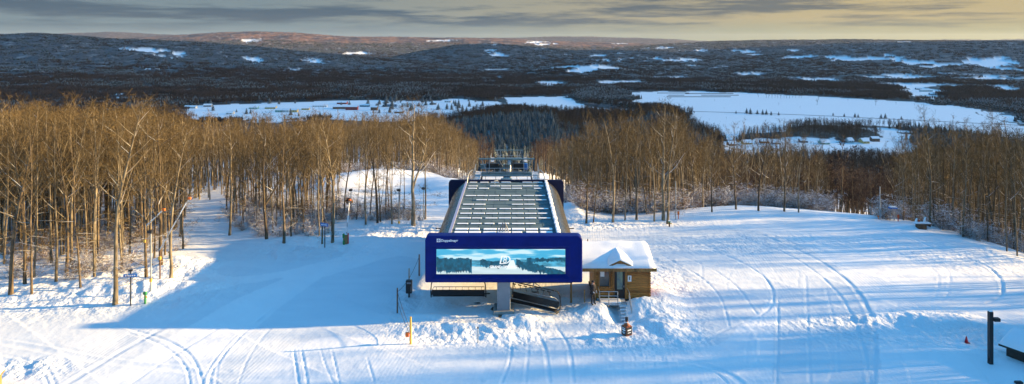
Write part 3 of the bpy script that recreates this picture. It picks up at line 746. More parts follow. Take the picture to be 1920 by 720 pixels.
def pix(x, y, z):
    """photo pixel of a world point (arrays)"""
    dy = y; dz = z - H; dep = dy * CP - dz * SP; v = dy * SP + dz * CP
    return 960 + F * x / dep, CY - F * v / dep
# skyline of the near woods in photo pixels: tops stay under this line
TOPS = [(-400, 190), (0, 196), (60, 190), (130, 192), (215, 190), (300, 200), (380, 214), (450, 218), (560, 220), (680, 216), (760, 208), (800, 206), (840, 222), (870, 250), (890, 285), (905, 300),
        (1020, 330), (1035, 275), (1060, 250), (1110, 225), (1160, 205), (1240, 195), (1290, 212), (1320, 245), (1350, 250), (1400, 225), (1480, 225), (1540, 262), (1560, 330), (1650, 330), (1690, 240), (1740, 228), (1820, 218), (1920, 214), (2300, 205)]
def tree_height(x, y, z, rnd, lo=9, hi=17.5):
    px, _ = pix(np.array(x), np.array(y), np.array(z + 14.)); ty = float(tab(TOPS, px)) + rnd.gauss(9, 13)
    d = ray(float(px), ty); top = H + d.z / d.y * y
    return min(max(top - z, lo), hi)
USED = []
def woods_spot(rnd, px0, px1, d0, d1, dmin):
    for _ in range(60):
        px = rnd.uniform(px0, px1); d = d0 + (d1 - d0) * rnd.random() ** 1.15; a = (px - 960) / F
        x, y = a * d, d
        if all((x - q[0]) ** 2 + (y - q[1]) ** 2 > dmin ** 2 for q in USED[-500:]): USED.append((x, y)); return x, y
    return None
NTREE = [0]; PROTO_T = {}
def place_tree(x, y, Ht, var, label, group, rz=None, wide=1.0, z=None):
    z = gz(x, y) if z is None else z
    key = var
    if key not in PROTO_T:
        r = bpy.data.objects.new('bare_tree', None); COL.objects.link(r)
        tr = bpy.data.objects.new('trunk', TREES[var][0]); COL.objects.link(tr); tr.parent = r
        cr = bpy.data.objects.new('crown', TREES[var][1]); COL.objects.link(cr); cr.parent = r
        PROTO_T[key] = r
    else: r = copy_tree(PROTO_T[key])
    r.location = (x, y, z); r.rotation_euler.z = random.uniform(0, 6.28) if rz is None else rz
    s = Ht / 16.0; r.scale = (s * wide, s * wide, s)
    tag(r, label, 'tree', group); NTREE[0] += 1
    return r
# ------------------------------------------------------------------ placing the woods
rt = random.Random(99)
GA = 'bare trees of the woods left of the run'; GB = 'bare trees of the wood between the two runs'; GD = 'bare trees on the slope behind the snowy bank'
GE = 'bare trees right of the lift line'; GF = 'bare trees behind the crest of the bowl'; GG = 'slender trees at the right edge'
def named(px, py, top, var, label, wide=1.0, rz=None, lift=0):
    p = onz(px, py, 0)
    for _ in range(4): p = onz(px, py, gz(p.x, p.y))
    d = ray(px, top); zt = H + d.z / d.y * p.y
    USED.append((p.x, p.y))
    return place_tree(p.x, p.y, zt - p.z, var, label, None, rz, wide, p.z)
named(215, 571, 184, 1, 'tall straight tree at the very front of the left woods, nearest the trail sign', 1.25)
named(303, 498, 196, 2, 'forked tree with a bare white upper branch beside the left snowmaking pipes', 1.25, 2.0)
named(320, 522, 232, 5, 'dark straight tree just right of the lamp pole, drooping twigs low on its right side', 1.3)
named(20, 552, 190, 0, 'pale thick tree at the left edge of the photo, front row of the woods', 1.2)
named(60, 553, 205, 6, 'slim tree second in the front row from the left edge', 1.0)
named(105, 528, 208, 3, 'straight pole like tree in the front row left of the tallest tree', 1.1)
named(152, 540, 214, 6, 'thin tree standing half way between the left edge and the trail sign', 1.0)
named(275, 520, 215, 4, 'leaning pale trunk right behind the lamp pole on the left', .95)
named(430, 441, 218, 1, 'outermost left tree of the wood between the two runs', 1.1)
named(500, 448, 214, 2, 'pale forked tree low in the front edge of the middle wood', 1.2)
named(532, 456, 216, 0, 'tree with snow on its lower limbs at the front of the middle wood', 1.1)
named(604, 459, 232, 3, 'pair-like slim dark tree beside the second blue trail sign', 1.0)
named(623, 459, 205, 1, 'isolated dark tree right of the second blue trail sign', 1.15)
named(668, 412, 300, 6, 'tree leaning to the right beside the fan snow gun', 1.0)
named(686, 421, 214, 3, 'slim straight tree left in the clump on the snowy knoll', 1.1)
named(708, 418, 214, 0, 'thicker tree in the middle of the clump on the snowy knoll', 1.0)
named(714, 416, 226, 6, 'thin tree touching the thick one in the clump on the knoll', 1.0)
named(735, 419, 232, 5, 'slim tree beside the second lamp pole of the knoll', .9)
named(748, 412, 260, 6, 'slanting thin tree behind the second lamp pole of the knoll', .9)
named(757, 408, 240, 3, 'thin upright tree left of the thick dark tree on the knoll', .9)
named(775, 419, 190, 7, 'thickest dark tree on the knoll with a split crown above the skyline', 1.45, 1.0)
named(797, 411, 222, 5, 'last tree of the knoll clump, nearest to the lift station', 1.15)
named(1099, 419, 236, 4, 'branchy tree nearest the right side of the lift station', 1.1)
named(1112, 417, 240, 6, 'thin tree touching the branchy one beside the lift station', 1.0)
named(1149, 415, 212, 1, 'straight lit tree in the row right of the lift station', 1.15)
named(1172, 413, 236, 3, 'dark slim trunk between two lit trees right of the station', 1.0)
named(1193, 412, 210, 0, 'golden tree just left of the twin trunks', 1.1)
named(1227, 415, 232, 5, 'tree with a bent base left of the twin trunks', 1.0)
named(1244, 413, 192, 7, 'left and darker of the twin trunks that rise above the skyline', 1.3, .6)
named(1251, 420, 196, 1, 'right and paler of the twin trunks, green hydrant at its foot', 1.15)
named(1335, 398, 248, 4, 'bare tree just right of the tall grey pole on the crest', 1.0)
named(1380, 392, 232, 2, 'forked tree behind the highest point of the snowy crest', 1.1)
named(1422, 395, 228, 0, 'broad tree over the crest of the bowl', 1.15)
named(1470, 396, 226, 4, 'tree with arching snowy branches behind the crest', 1.15)
named(1497, 398, 246, 5, 'last leaning tree of the group behind the crest', 1.05)
named(1742, 424, 200, 1, 'tallest pale tree of the right woods, poking above the others', 1.1)
named(1806, 444, 226, 3, 'pale straight trunk in the middle of the right woods', 1.1)
FRONT_A = [(-80, 60), (0, 61), (100, 62), (200, 64), (300, 68), (345, 74), (352, 76)]
def fill(px0, px1, n, front, depth, dmin, label, group, vars_, wide=1.0, lo=9):
    for _ in range(n):
        for _t in range(40):
            px = rt.uniform(px0, px1); f = front(px); d = f + depth * rt.random() ** 1.5; a = (px - 960) / F; x, y = a * d, d
            if all((x - q[0]) ** 2 + (y - q[1]) ** 2 > dmin ** 2 for q in USED): break
        else: continue
        USED.append((x, y)); z = gz(x, y); h = tree_height(x, y, z, rt, lo)
        place_tree(x, y, h * rt.uniform(.86, 1.0), rt.choice(vars_), label, group, None, wide * rt.uniform(.8, 1.2), z)
LA = 'bare golden brown hardwood in the dense left woods'; LB = 'bare brown hardwood in the wood between the runs'
LD = 'bare hazy brown hardwood on the slope beyond the snowy bank'; LE = 'bare brown hardwood in the woods just right of the lift line'
LF = 'bare tree rising from behind the snowy crest'; LG = 'slender bare tree in the dense stand at the right edge'
fa = lambda px: float(tab(FRONT_A, px))
fill(-25, 346, 80, fa, 26, 2.0, LA, GA, [0, 1, 2, 3, 4, 5, 6, 7, 3, 6])
fb = lambda px: float(np.interp(px, [425, 450, 520, 600, 640], [88, 81, 77, 77, 82]))
fill(425, 634, 48, fb, 22, 2.0, LB, GB, [0, 1, 3, 4, 5, 6, 3, 6, 2])
fill(345, 430, 8, lambda p: 108, 10, 2.5, LB, GB, [0, 1, 3, 4])
fill(642, 770, 9, lambda p: 84.5, 6, 1.2, 'slim dark tree in the clump on the snowy knoll', 'slim trees of the knoll clump', [0, 3, 6], 1.1)
fd = lambda px: float(np.interp(px, [560, 640, 700, 800, 830, 880], [110, 121, 126, 124, 116, 104]))
fill(560, 893, 46, fd, 28, 2.4, LD, GD, [0, 1, 3, 4, 5, 6])
fe = lambda px: float(np.interp(px, [1035, 1062, 1090, 1250, 1330], [112, 96, 88.5, 88.5, 92]))
fill(1040, 1330, 40, fe, 26, 2.0, LE, GE, [0, 1, 3, 4, 5, 6, 3])
fill(1345, 1545, 9, lambda p: 95, 22, 3.0, LF, GF, [0, 2, 4, 5, 6])
fg = lambda px: float(np.interp(px, [1685, 1800, 1920], [87, 80, 71]))
fill(1690, 1950, 38, fg, 22, 1.6, LG, GG, [3, 6, 5, 1, 3, 6, 0], .85)

# the rest of the near woods as stuff
P_, R_, S_, I_ = [], [], [], []
def mid_fill(px0, px1, front, depth, n, dmin=1.5, hs=1.0):
    for _ in range(n):
        px = rt.uniform(px0, px1); f = front(px); d = f + depth * rt.random(); a = (px - 960) / F; x, y = a * d, d
        if min(((x - q[0]) ** 2 + (y - q[1]) ** 2) for q in USED[-150:]) < dmin ** 2: continue
        USED.append((x, y)); P_.append((x, y))
mid_fill(-260, 348, lambda p: fa(max(p, 0)) + 9, 90, 1500)
mid_fill(345, 640, lambda p: max(fb(p) + 6, 100 if p < 425 else 0), 70, 620)
mid_fill(560, 893, lambda p: fd(p) + 3, 110, 900)
mid_fill(1030, 1335, lambda p: fe(p) + 4, 70, 420)
mid_fill(1335, 1560, lambda p: 108, 60, 60)
mid_fill(1685, 1990, lambda p: float(np.interp(p, [1685, 1920, 2350], [90, 74, 66])) + 2, 70, 430)
mid_fill(1990, 2400, lambda p: 78, 60, 45)
# beyond the right edge of the photo: the woods whose trunks throw the long shadows
for _ in range(900):
    x, y = rt.uniform(46, 125), rt.uniform(14, 100)
    cc = y - .105 * x
    if x < .76 * y + 2 or float(vnoise(np.array(cc * .55), np.array(2.0), 4)) * .6 + float(vnoise(np.array(cc * 1.7), np.array(7.0), 6)) * .4 < (.49 if cc > 56 else .30 if cc > 50 else .12): continue
    P_.append((x, y))
P_ = np.array(P_); Zp = ground(P_[:, 0], P_[:, 1]); pxs, _ = pix(P_[:, 0], P_[:, 1], Zp + 14)
ty = tab(TOPS, pxs) + RNG.normal(9, 11, len(P_)); sl = (-SP + (CY - ty) / F * CP) / (CP + (CY - ty) / F * SP)
hh = np.clip(H + sl * P_[:, 1] - Zp, 8.5, 17)
hh = np.where(pxs > 1960, np.where(P_[:, 1] < 62, RNG.uniform(17, 22, len(P_)), RNG.uniform(15, 20, len(P_))), hh)
sc = hh / 16 * RNG.uniform(.88, 1.0, len(P_)); wd = RNG.uniform(.75, 1.15, len(P_))
scatter('hardwood_forest', np.column_stack([P_, Zp]), RNG.uniform(0, 6.28, len(P_)), np.column_stack([sc * wd, sc * wd, sc]), RNG.integers(0, len(MIDT), len(P_)), MIDT,
        'deep bare brown woods behind the front rows of trees', 'woods')

# snowy underbrush along the wood edges
U = []
for px0, px1, fr, dp, n in [(0, 345, fa, 25, 130), (425, 640, fb, 16, 120), (640, 800, lambda p: 84, 6, 34), (800, 893, fd, 10, 50), (600, 800, fd, 5, 50), (1035, 1330, fe, 9, 170), (1320, 1560, lambda p: 94, 8, 120), (1650, 1930, fg, 8, 60)]:
    for _ in range(n):
        px = rt.uniform(px0, px1); d = fr(px) + dp * rt.random(); a = (px - 960) / F; U.append((a * d, d))
U = np.array(U); Zu = ground(U[:, 0], U[:, 1]); su = RNG.uniform(.35, .95, len(U))
su = np.where(U[:, 0] > 8, su * 1.25, su)
scatter('underbrush', np.column_stack([U, Zu]), RNG.uniform(0, 6.28, len(U)), np.column_stack([su, su, su * RNG.uniform(.7, 1.1, len(U))]), RNG.integers(0, 4, len(U)), SHR,
        'snow dusted shrubs and saplings along the wood edges', 'underbrush')

# slope below the hill
n = 60000
th = RNG.uniform(math.radians(-20), math.radians(40), n); dd = np.sqrt(RNG.uniform(150 ** 2, 1560 ** 2, n)); x = dd * np.sin(th); y = dd * np.cos(th)
px = 960 + F * (x / y)
keep = (px > 780) & ~((np.abs(x) < 9) & (dd < 330)) & ((px > 1320) | (dd > 165)) & ((dd > 240) | (px > 1330))
keep &= ~((px > 1340) & (px < 1700) & (dd < 150 + 0 * px)) & ~open_mask(x, y)
keep &= RNG.random(n) < .62
x, y, dd, px = x[keep], y[keep], dd[keep], px[keep]; z = ground(x, y)
con = ((px > 800) & (px < 1335) & (dd > 330) & (dd < 1180) & (fbm(x / 70, y / 70, 2, 71) > .33)) | ((fbm(x / 110, y / 110, 3, 73) > .63) & (px > 1350) & (dd > 500))
def put(m, nm, protos, s0, s1, lab, cat):
    q = m.sum(); s = RNG.uniform(s0, s1, q)
    scatter(nm, np.column_stack([x[m], y[m], z[m]]), RNG.uniform(0, 6.28, q), np.column_stack([s, s, s * RNG.uniform(.85, 1.15, q)]), RNG.integers(0, len(protos), q), protos, lab, cat)
put(con, 'spruce_forest', CON, .55, 1.05, 'snow dusted dark spruces covering the knolls below the lift line', 'woods')
put(~con, 'hardwood_slope', FART, .7, 1.05, 'dark leafless woods on the slope below the crest', 'woods')

# valley woods
n = 46000
th = RNG.uniform(math.radians(-39), math.radians(39), n); dd = np.sqrt(RNG.uniform(1380 ** 2, 7600 ** 2, n)); x = dd * np.sin(th); y = dd * np.cos(th)
dens = np.where(dd < 3200, 1.0, .55)
# edges of fields: keep whole patches off the open snow
op = np.zeros(n, bool)
for ox, oy in ((0, 0), (17, 0), (-17, 0), (0, 22), (0, -22)): op |= open_mask(x + ox, y + oy)
op &= ~island_mask(x, y)
keep = ~op & (RNG.random(n) < dens); x, y, dd = x[keep], y[keep], dd[keep]
z = ground(x, y)
hill = sstep(-118, -60, z); kind = np.clip(sstep(.42, .60, fbm(x / 420, y / 260, 4, 61)) * .75 + hill * .9, 0, 1)
kind = np.where(island_mask(x, y) | ((y < 1800) & (x > 600)), 1, kind)
pk = np.clip(np.round(kind * 3.6 + RNG.normal(0, .7, len(x))), 0, 5).astype(int)
s = np.where(dd > 3200, 1.0, .95) * RNG.uniform(.8, 1.1, len(x))
scatter('valley_forest', np.column_stack([x, y, z]), RNG.uniform(0, 6.28, len(x)), np.column_stack([s, s, s]), pk, PATCH, 'mixed spruce and leafless woods covering the valley floor', 'woods')

# single trees on the open snow field
def field_tree(px, py, hpx, var, label, group=None, conf=False):
    p = cast(px, py); dep = p.y * CP - (p.z - H) * SP; h = hpx * dep / F
    if conf:
        o = bpy.data.objects.new('spruce_tree', None); COL.objects.link(o); me = CON[var % 4].data
        c = bpy.data.objects.new('crown', me); COL.objects.link(c); c.parent = o; s = h / (11 + var % 4); o.scale = (s * 1.5, s * 1.5, s)
    else:
        o = bpy.data.objects.new('field_tree', None); COL.objects.link(o); me = FART[var % 4].data
        c = bpy.data.objects.new('crown', me); COL.objects.link(c); c.parent = o; s = h / 15; o.scale = (s * 1.4, s * 1.4, s)
    o.location = p; o.rotation_euler.z = rt.uniform(0, 6)
    return tag(o, label, 'tree', group)
field_tree(1193, 191, 15, 0, 'round bare tree alone beside the wooded island of the field')
field_tree(1532, 197, 15, 1, 'narrow bare tree alone in the middle of the big field')
field_tree(1642, 198, 13, 2, 'round bare tree alone in the right part of the big field')
for k in range(13): field_tree(1436 + k * 5.6 + rt.uniform(-1, 1), 184 + rt.uniform(-.6, .6), rt.uniform(8, 12), k, 'bare tree of the short row at the back of the big field', 'short tree row at the back of the field')
field_tree(1422, 182, 12, 1, 'bare tree a little left of the short row in the field')
for a, b, hgt in [(1400, 213, 11), (1407, 214, 12), (1420, 214, 9), (1430, 215, 10), (1437, 215, 10), (1446, 216, 8), (1380, 213, 6), (1562, 217, 6), (1583, 219, 7), (1603, 220, 9), (1609, 220, 7), (1652, 222, 9), (1660, 222, 10), (1690, 224, 7), (1460, 216, 7)]:
    field_tree(a, b, hgt, int(a) % 4, 'small dark spruce beside the field road', 'spruces along the field road', True)
for a, b in [(1285, 192), (1340, 191), (1358, 205), (1270, 178), (1330, 176), (1590, 190), (1680, 196), (1460, 197), (1715, 199), (1500, 203), (1316, 222), (1330, 226), (1350, 230), (1362, 224), (1372, 232), (1345, 236)]:
    field_tree(a, b, rt.uniform(3, 5), int(a), 'low bush on the open snow field', 'low bushes dotted over the field')
for a, b, hh_ in [(462, 214, 12), (470, 213, 9), (545, 216, 13), (600, 217, 9), (655, 203, 16), (690, 197, 14), (724, 200, 24), (735, 204, 18), (742, 190, 16), (770, 195, 10), (820, 206, 10), (838, 205, 12), (860, 203, 18), (395, 199, 14), (620, 219, 8), (560, 218, 8), (700, 219, 7), (880, 200, 12), (905, 199, 12)]:
    field_tree(a, b, hh_, int(a), 'dark spruce among the buildings of the valley village', 'spruces in the village', True)
vr = random.Random(5)
for _ in range(64):
    a_ = vr.choice([vr.uniform(350, 930), vr.uniform(700, 930)]); b_ = vr.choice([vr.uniform(189, 197), vr.uniform(198, 217), vr.uniform(190, 206)])
    if abs(a_ - 540) < 50 and b_ > 200 or abs(a_ - 660) < 26 and b_ > 200: continue
    field_tree(a_, b_, vr.uniform(6, 13), vr.randint(0, 3), 'dark spruce among the buildings of the valley village' if vr.random() < 2 else '', 'spruces in the village', True)
field_tree(790, 213, 24, 2, 'big reddish bare tree at the right end of the village')

# field road and fence lines in the valley
def strip(name, L, w, m, lift=.25, kind='structure'):
    P = [cast(a, b) for a, b in L]; b = MB()
    for p, q in zip(P[:-1], P[1:]):
        d = (q - p); n_ = Vector((-d.y, d.x, 0)).normalized() * w / 2; k = 14
        for i in range(k):
            u, v = p.lerp(q, i / k), p.lerp(q, (i + 1) / k)
            u.z = gz(u.x, u.y) + lift; v.z = gz(v.x, v.y) + lift
            b.quad([u - n_, v - n_, v + n_, u + n_])
    o = b.build(name, m); o['kind'] = kind; return o
M['asphalt'] = mat('ploughed_asphalt', (.06, .06, .065), .9)
strip('road', [(1290, 209), (1400, 212), (1480, 215), (1560, 218), (1660, 223), (1760, 228), (1930, 236)], 7, M['asphalt'])

# ------------------------------------------------------------------ valley buildings
WALLC = {'white': (.6, .6, .58), 'yellow': (.60, .42, .16), 'red': (.30, .05, .04), 'brown': (.16, .09, .06), 'grey': (.25, .26, .28), 'mint': (.30, .48, .42), 'blue': (.16, .26, .36)}
WM = {k: mat('siding_' + k, v, .8, noise=tuple(c * .8 for c in v), nscale=.6) for k, v in WALLC.items()}
M['pane'] = mat('dark_pane', (.03, .035, .04), .2)
def house(px, py, wpx, hpx, c, label, dpt=10.0, rz=0.0):
    p = cast(px, py); dep = p.y * CP - (p.z - H) * SP; w = wpx * dep / F; h = max(hpx * dep / F, 2.6)
    o = empty('village_house' if w < 34 else 'long_shed', p, label, 'house' if w < 34 else 'shed', 'snow roofed buildings down in the valley', rz)
    b = MB(); b.box((0, 0, h / 2 - .3), (w, dpt, h + .6)); g = h; r = min(dpt * .26, 3.4)
    n0 = len(b.v); b.v += [(-w / 2, -dpt / 2, g), (-w / 2, dpt / 2, g), (-w / 2, 0, g + r), (w / 2, -dpt / 2, g), (w / 2, dpt / 2, g), (w / 2, 0, g + r)]; b.f += [(n0, n0 + 2, n0 + 1), (n0 + 3, n0 + 4, n0 + 5)]; b.mi += [0, 0]
    b.build('wall', WM[c], o)
    b = MB(); e = .6
    for s in (-1, 1):
        b.quad([(-w / 2 - e, s * (dpt / 2 + e), g - .25), (w / 2 + e, s * (dpt / 2 + e), g - .25), (w / 2 + e, 0, g + r + .12), (-w / 2 - e, 0, g + r + .12)])
        b.quad([(-w / 2 - e, s * (dpt / 2 + e), g + .2), (w / 2 + e, s * (dpt / 2 + e), g + .2), (w / 2 + e, 0, g + r + .6), (-w / 2 - e, 0, g + r + .6)])
        b.quad([(-w / 2 - e, s * (dpt / 2 + e), g - .25), (w / 2 + e, s * (dpt / 2 + e), g - .25), (w / 2 + e, s * (dpt / 2 + e), g + .2), (-w / 2 - e, s * (dpt / 2 + e), g + .2)])
    b.build('roof', M['snow'], o)
    k = max(2, int(w / 5))
    for i in range(min(k, 8)):
        q = MB(); q.box((-w / 2 + (i + .5) * w / min(k, 8), -dpt / 2 - .04, h * .5), (1.5, .08, 1.3)); q.build('window', M['pane'], o)
    return o
HS = [(358, 203, 22, 3, 'white', 'long white building at the left end of the village'), (390, 200, 14, 3, 'grey', 'grey building beside a dark spruce left in the village'), (476, 204, 16, 3, 'mint', 'pale green building left of the yellow one'),
      (508, 204, 20, 3, 'yellow', 'yellow ochre building, first of the coloured row'), (524, 210, 13, 4, 'mint', 'pale green house in the coloured row'), (538, 210, 12, 4, 'white', 'white gabled house in the coloured row'), (552, 210, 13, 4, 'yellow', 'yellow gabled house at the right of the coloured row'),
      (573, 206, 14, 3, 'yellow', 'small yellow building right of the coloured row'), (600, 200, 26, 2, 'white', 'long low white shed behind the coloured row'), (637, 204, 24, 4, 'brown', 'brown walled long building left of the red barn'),
      (660, 206, 22, 6, 'red', 'bright red barn in the middle of the village'), (642, 195, 18, 3, 'red', 'dark red shed far behind the red barn'), (684, 200, 18, 3, 'grey', 'grey house right of the red barn'), (702, 207, 12, 6, 'brown', 'tall brown house right of the red barn'),
      (735, 200, 18, 5, 'blue', 'bluish house behind dark spruces'), (763, 199, 20, 6, 'white', 'white gabled house near the big reddish tree'), (748, 212, 16, 3, 'brown', 'low brown house at the near right of the village'), (432, 214, 12, 2.5, 'white', 'tiny white hut in front of the village'),
      (812, 196, 12, 3, 'grey', 'grey cottage right of the big reddish tree'), (840, 192, 12, 3, 'white', 'white cottage at the right end of the village'), (226, 180, 14, 2.5, 'grey', 'lone barn in the woods left of the village'), (228, 187, 16, 2.5, 'white', 'white shed just below the lone barn'),
      (1372, 273, 14, 4, 'brown', 'brown house at the left of the snowy lot'), (1400, 270, 16, 3, 'yellow', 'yellow trailer building on the snowy lot'), (1432, 268, 14, 3, 'red', 'small red roofless shed on the snowy lot'), (1455, 270, 14, 3, 'grey', 'grey cabin between trees on the snowy lot'),
      (1506, 267, 14, 4, 'grey', 'grey barn in the middle of the snowy lot'), (1545, 270, 16, 3, 'mint', 'pale green low shed on the snowy lot'), (1592, 266, 10, 3, 'white', 'white hut on the snowy lot'), (1620, 268, 12, 4, 'yellow', 'yellow house at the right of the snowy lot'), (1640, 265, 14, 6, 'darkbrown', 'dark gabled house on the right of the snowy lot'),
      (1736, 172, 22, 3, 'white', 'long white farm building in the clearing at the upper right'), (1722, 168, 10, 2, 'grey', 'grey farm shed behind the long farm building'), (1750, 178, 14, 2, 'grey', 'low farm building at the right of the farm clearing'), (286, 132, 24, 2, 'white', 'white roofed hall in the dark woods at the upper left')]
WM['darkbrown'] = WM['brown']
for i, a in enumerate(HS): house(*a[:5], a[5], 9 + (i * 7) % 6, ((i * 37) % 20 - 10) * .012)
# snow covered storage rows in the field
for k, (a, b, w_) in enumerate([(1262, 175, 60), (1268, 179, 30), (1330, 176, 90), (1350, 179, 70), (1310, 182, 120)]):
    p = cast(a, b); dep = p.y; q = MB(); L_ = w_ * dep / F
    q.box((0, 0, .4), (L_, 3.2, 2.2), bev=.5); o = q.build('hay_row', M['dirt'], None, loc=p); tag(o, ['dark low row at the far left of the rows on the field', 'shortest dark row on the field', 'dark row at the back right of the field rows', 'dark row crossing the right of the field rows', 'longest and nearest dark row on the field'][k], 'hay row', 'low dark rows on the big field')
# ------------------------------------------------------------------ the lift station
AX = -.66
st = empty('lift_station', (AX, 56, 0), 'long grey roofed chairlift station with a big blue screen board facing the camera', 'lift station')
def rrect(w, z0, z1, r, n=6, rb=None):
    rb = r if rb is None else rb; P = []
    for cx, cz, a0, q in ((w / 2 - r, z1 - r, 0, r), (-w / 2 + r, z1 - r, 90, r), (-w / 2 + rb, z0 + rb, 180, rb), (w / 2 - rb, z0 + rb, 270, rb)):
        for i in range(n + 1): a = math.radians(a0 + 90 * i / n); P.append((cx + q * math.cos(a), cz + q * math.sin(a)))
    return P
FW_, Z0, Z1 = 12.55, 2.52, 6.25
# front fascia: a frame round a recessed screen
SX0, SX1, SZ0, SZ1 = -5.38, 4.92, 3.16, 5.16
b = MB()
out = rrect(FW_, Z0, Z1, .38, 6, .14)
def plate_hole(b, out, hole, y):
    """flat ring between outline and a rectangle"""
    n = len(b.v); bm = bmesh.new()
    vo = [bm.verts.new((p[0], y, p[1])) for p in out]; vi = [bm.verts.new((p[0], y, p[1])) for p in hole]
    es = [bm.edges.new((vo[i], vo[(i + 1) % len(vo)])) for i in range(len(vo))] + [bm.edges.new((vi[i], vi[(i + 1) % len(vi)])) for i in range(len(vi))]
    bmesh.ops.triangle_fill(bm, edges=es, use_beauty=True, use_dissolve=False); bm.verts.index_update()
    for v in bm.verts: b.v.append(tuple(v.co))
    for f in bm.faces: b.f.append(tuple(n + v.index for v in f.verts)); b.mi.append(0)
    bm.free()
bv = .09
h0 = [(SX0 - .42, SZ0 - .30), (SX1 + .42, SZ0 - .30), (SX1 + .42, SZ1 + .30), (SX0 - .42, SZ1 + .30)]
h1 = [(SX0 - .03, SZ0 - .03), (SX1 + .03, SZ0 - .03), (SX1 + .03, SZ1 + .03), (SX0 - .03, SZ1 + .03)]
ins = rrect(FW_ - .1, Z0 + .05, Z1 - .05, .35, 6, .1)
plate_hole(b, ins, h0, -.05)
def band(b, A, ya, B, yb):
    for i in range(len(A)):
        j = (i + 1) % len(A); b.quad([(A[i][0], ya, A[i][1]), (A[j][0], ya, A[j][1]), (B[j][0], yb, B[j][1]), (B[i][0], yb, B[i][1])])
band(b, ins, -.05, out, .02); band(b, out, .02, out, .9)
band(b, h0, -.05, h1, .12)
b.quad([(p[0], .9, p[1]) for p in out])
fas = b.build('front_board', M['blue'], st)
# screen with a winter landscape on it
nx, nz = 520, 100
uu, ww = np.meshgrid(np.linspace(0, 1, nx), np.linspace(0, 1, nz))
me = bpy.data.meshes.new('screen'); co = np.stack([SX0 + uu * (SX1 - SX0), np.full_like(uu, .1), SZ0 + ww * (SZ1 - SZ0)], -1).reshape(-1, 3)
ii = np.arange(nx * nz).reshape(nz, nx); q = np.stack([ii[:-1, :-1], ii[:-1, 1:], ii[1:, 1:], ii[1:, :-1]], -1).reshape(-1, 4)
me.from_pydata(co.tolist(), [], q.tolist())
def c3(r, g, b_): return np.array([r, g, b_])[None, None, :] / 255.
U_, V_ = uu * 10, ww * 2
cl = fbm(U_ * .6 + 3, V_ * 3.2, 5, 81)[..., None]
sky = c3(70, 178, 222) * (1 - sstep(.38, .62, cl)) + c3(205, 238, 250) * sstep(.38, .62, cl)
hz = .56 + .05 * (fbm(U_ * .5, U_ * 0, 3, 83) - .5)
hills = c3(60, 150, 185) * (1 - .5 * fbm(U_ * 2, V_ * 8, 4, 85)[..., None]) + c3(110, 190, 220) * .5 * fbm(U_ * 3, V_ * 9, 4, 86)[..., None]
img = np.where((ww < hz + .12 * sstep(.4, 1, uu))[..., None], hills, sky)
snowl = .30 - .02 * uu + .02 * np.sin(uu * 9); img = np.where((ww < snowl)[..., None], c3(222, 246, 252) * (.86 + .14 * fbm(U_ * 1, V_ * 5, 4, 87)[..., None]), img)
tn = fbm(U_ * 7, V_ * 5, 4, 88); tn2 = fbm(U_ * 14, V_ * 2.2, 3, 89)
def woods(x0, x1, top0, top1, bot0, bot1, edge=.03):
    t = np.clip((uu - x0) / (x1 - x0), 0, 1); tp = top0 * (1 - t) + top1 * t + (fbm(U_ * 4.5, U_ * 0, 3, 90) - .5) * .16; bt = bot0 * (1 - t) + bot1 * t + (fbm(U_ * 9, U_ * 0, 2, 91) - .5) * .10
    m = (uu > x0) & (uu < x1) & (ww < tp) & (ww > bt); dens = sstep(0, .12, ww - bt) * .45 + .42
    return m & (tn2 < dens + (ww > bt + .3 * (tp - bt)) * .25), tn
for a in [(0, .275, .66, .62, .05, .03), (.34, .49, .58, .52, .28, .22), (.62, 1.0, .60, .10, .22, -.2), (.7, 1.0, .62, .66, .44, .5), (.44, .58, .50, .46, .28, .26)]:
    m_, t_ = woods(*a); img = np.where(m_[..., None], c3(14, 84, 112) * (.55 + .9 * t_[..., None]), img)
run = (uu > .575 - (.55 - ww) * .10) & (uu < .605 + (.5 - ww) * .06) & (ww > .2) & (ww < .56); img = np.where(run[..., None], c3(235, 250, 254), img)
img = np.clip(img, 0, 1); lin = np.where(img <= .04045, img / 12.92, ((img + .055) / 1.055) ** 2.4)
ca = me.color_attributes.new('picture', 'FLOAT_COLOR', 'POINT'); ca.data.foreach_set('color', np.concatenate([lin, np.ones(lin.shape[:2] + (1,))], -1).reshape(-1).astype(np.float32))
sm = bpy.data.materials.new('led_screen'); sm.use_nodes = True; nt = sm.node_tree; bs = nt.nodes['Principled BSDF']; at = nt.nodes.new('ShaderNodeAttribute'); at.attribute_name = 'picture'
nt.links.new(at.outputs['Color'], bs.inputs['Emission Color']); bs.inputs['Emission Strength'].default_value = SCREEN; bs.inputs['Base Color'].default_value = (.01, .01, .01, 1); bs.inputs['Roughness'].default_value = .5
me.materials.append(sm); scr = bpy.data.objects.new('screen', me); COL.objects.link(scr); scr.parent = fas
LIT = mat('lit_lettering', (.02, .02, .02), .5, emit=((.95, .98, 1), SCREEN * 1.0))
WL = mat('white_lettering', (.85, .85, .88), .5)
text_obj('GRAND OPENING', .255, LIT, fas, 'lettering', (-.02, .085, 3.66), depth=.004, bold=.012, sx=1.06)
text_obj('D', 1.0, LIT, fas, 'emblem_letter', (.04, .085, 3.96), depth=.004, shear=.18, bold=-.012, sx=1.35)
text_obj('8', .72, LIT, fas, 'emblem_number', (.06, .075, 4.06), depth=.008, shear=.18, bold=-.006, sx=.95)
text_obj('Doppelmayr', .27, WL, fas, 'lettering', (-5.02, -.062, 5.80), depth=.004, align='LEFT', shear=.12, bold=.008, sx=1.0)
b = MB(); b.box((-5.19, -.062, 5.90), (.30, .016, .27)); b.build('emblem_plate', WL, fas)
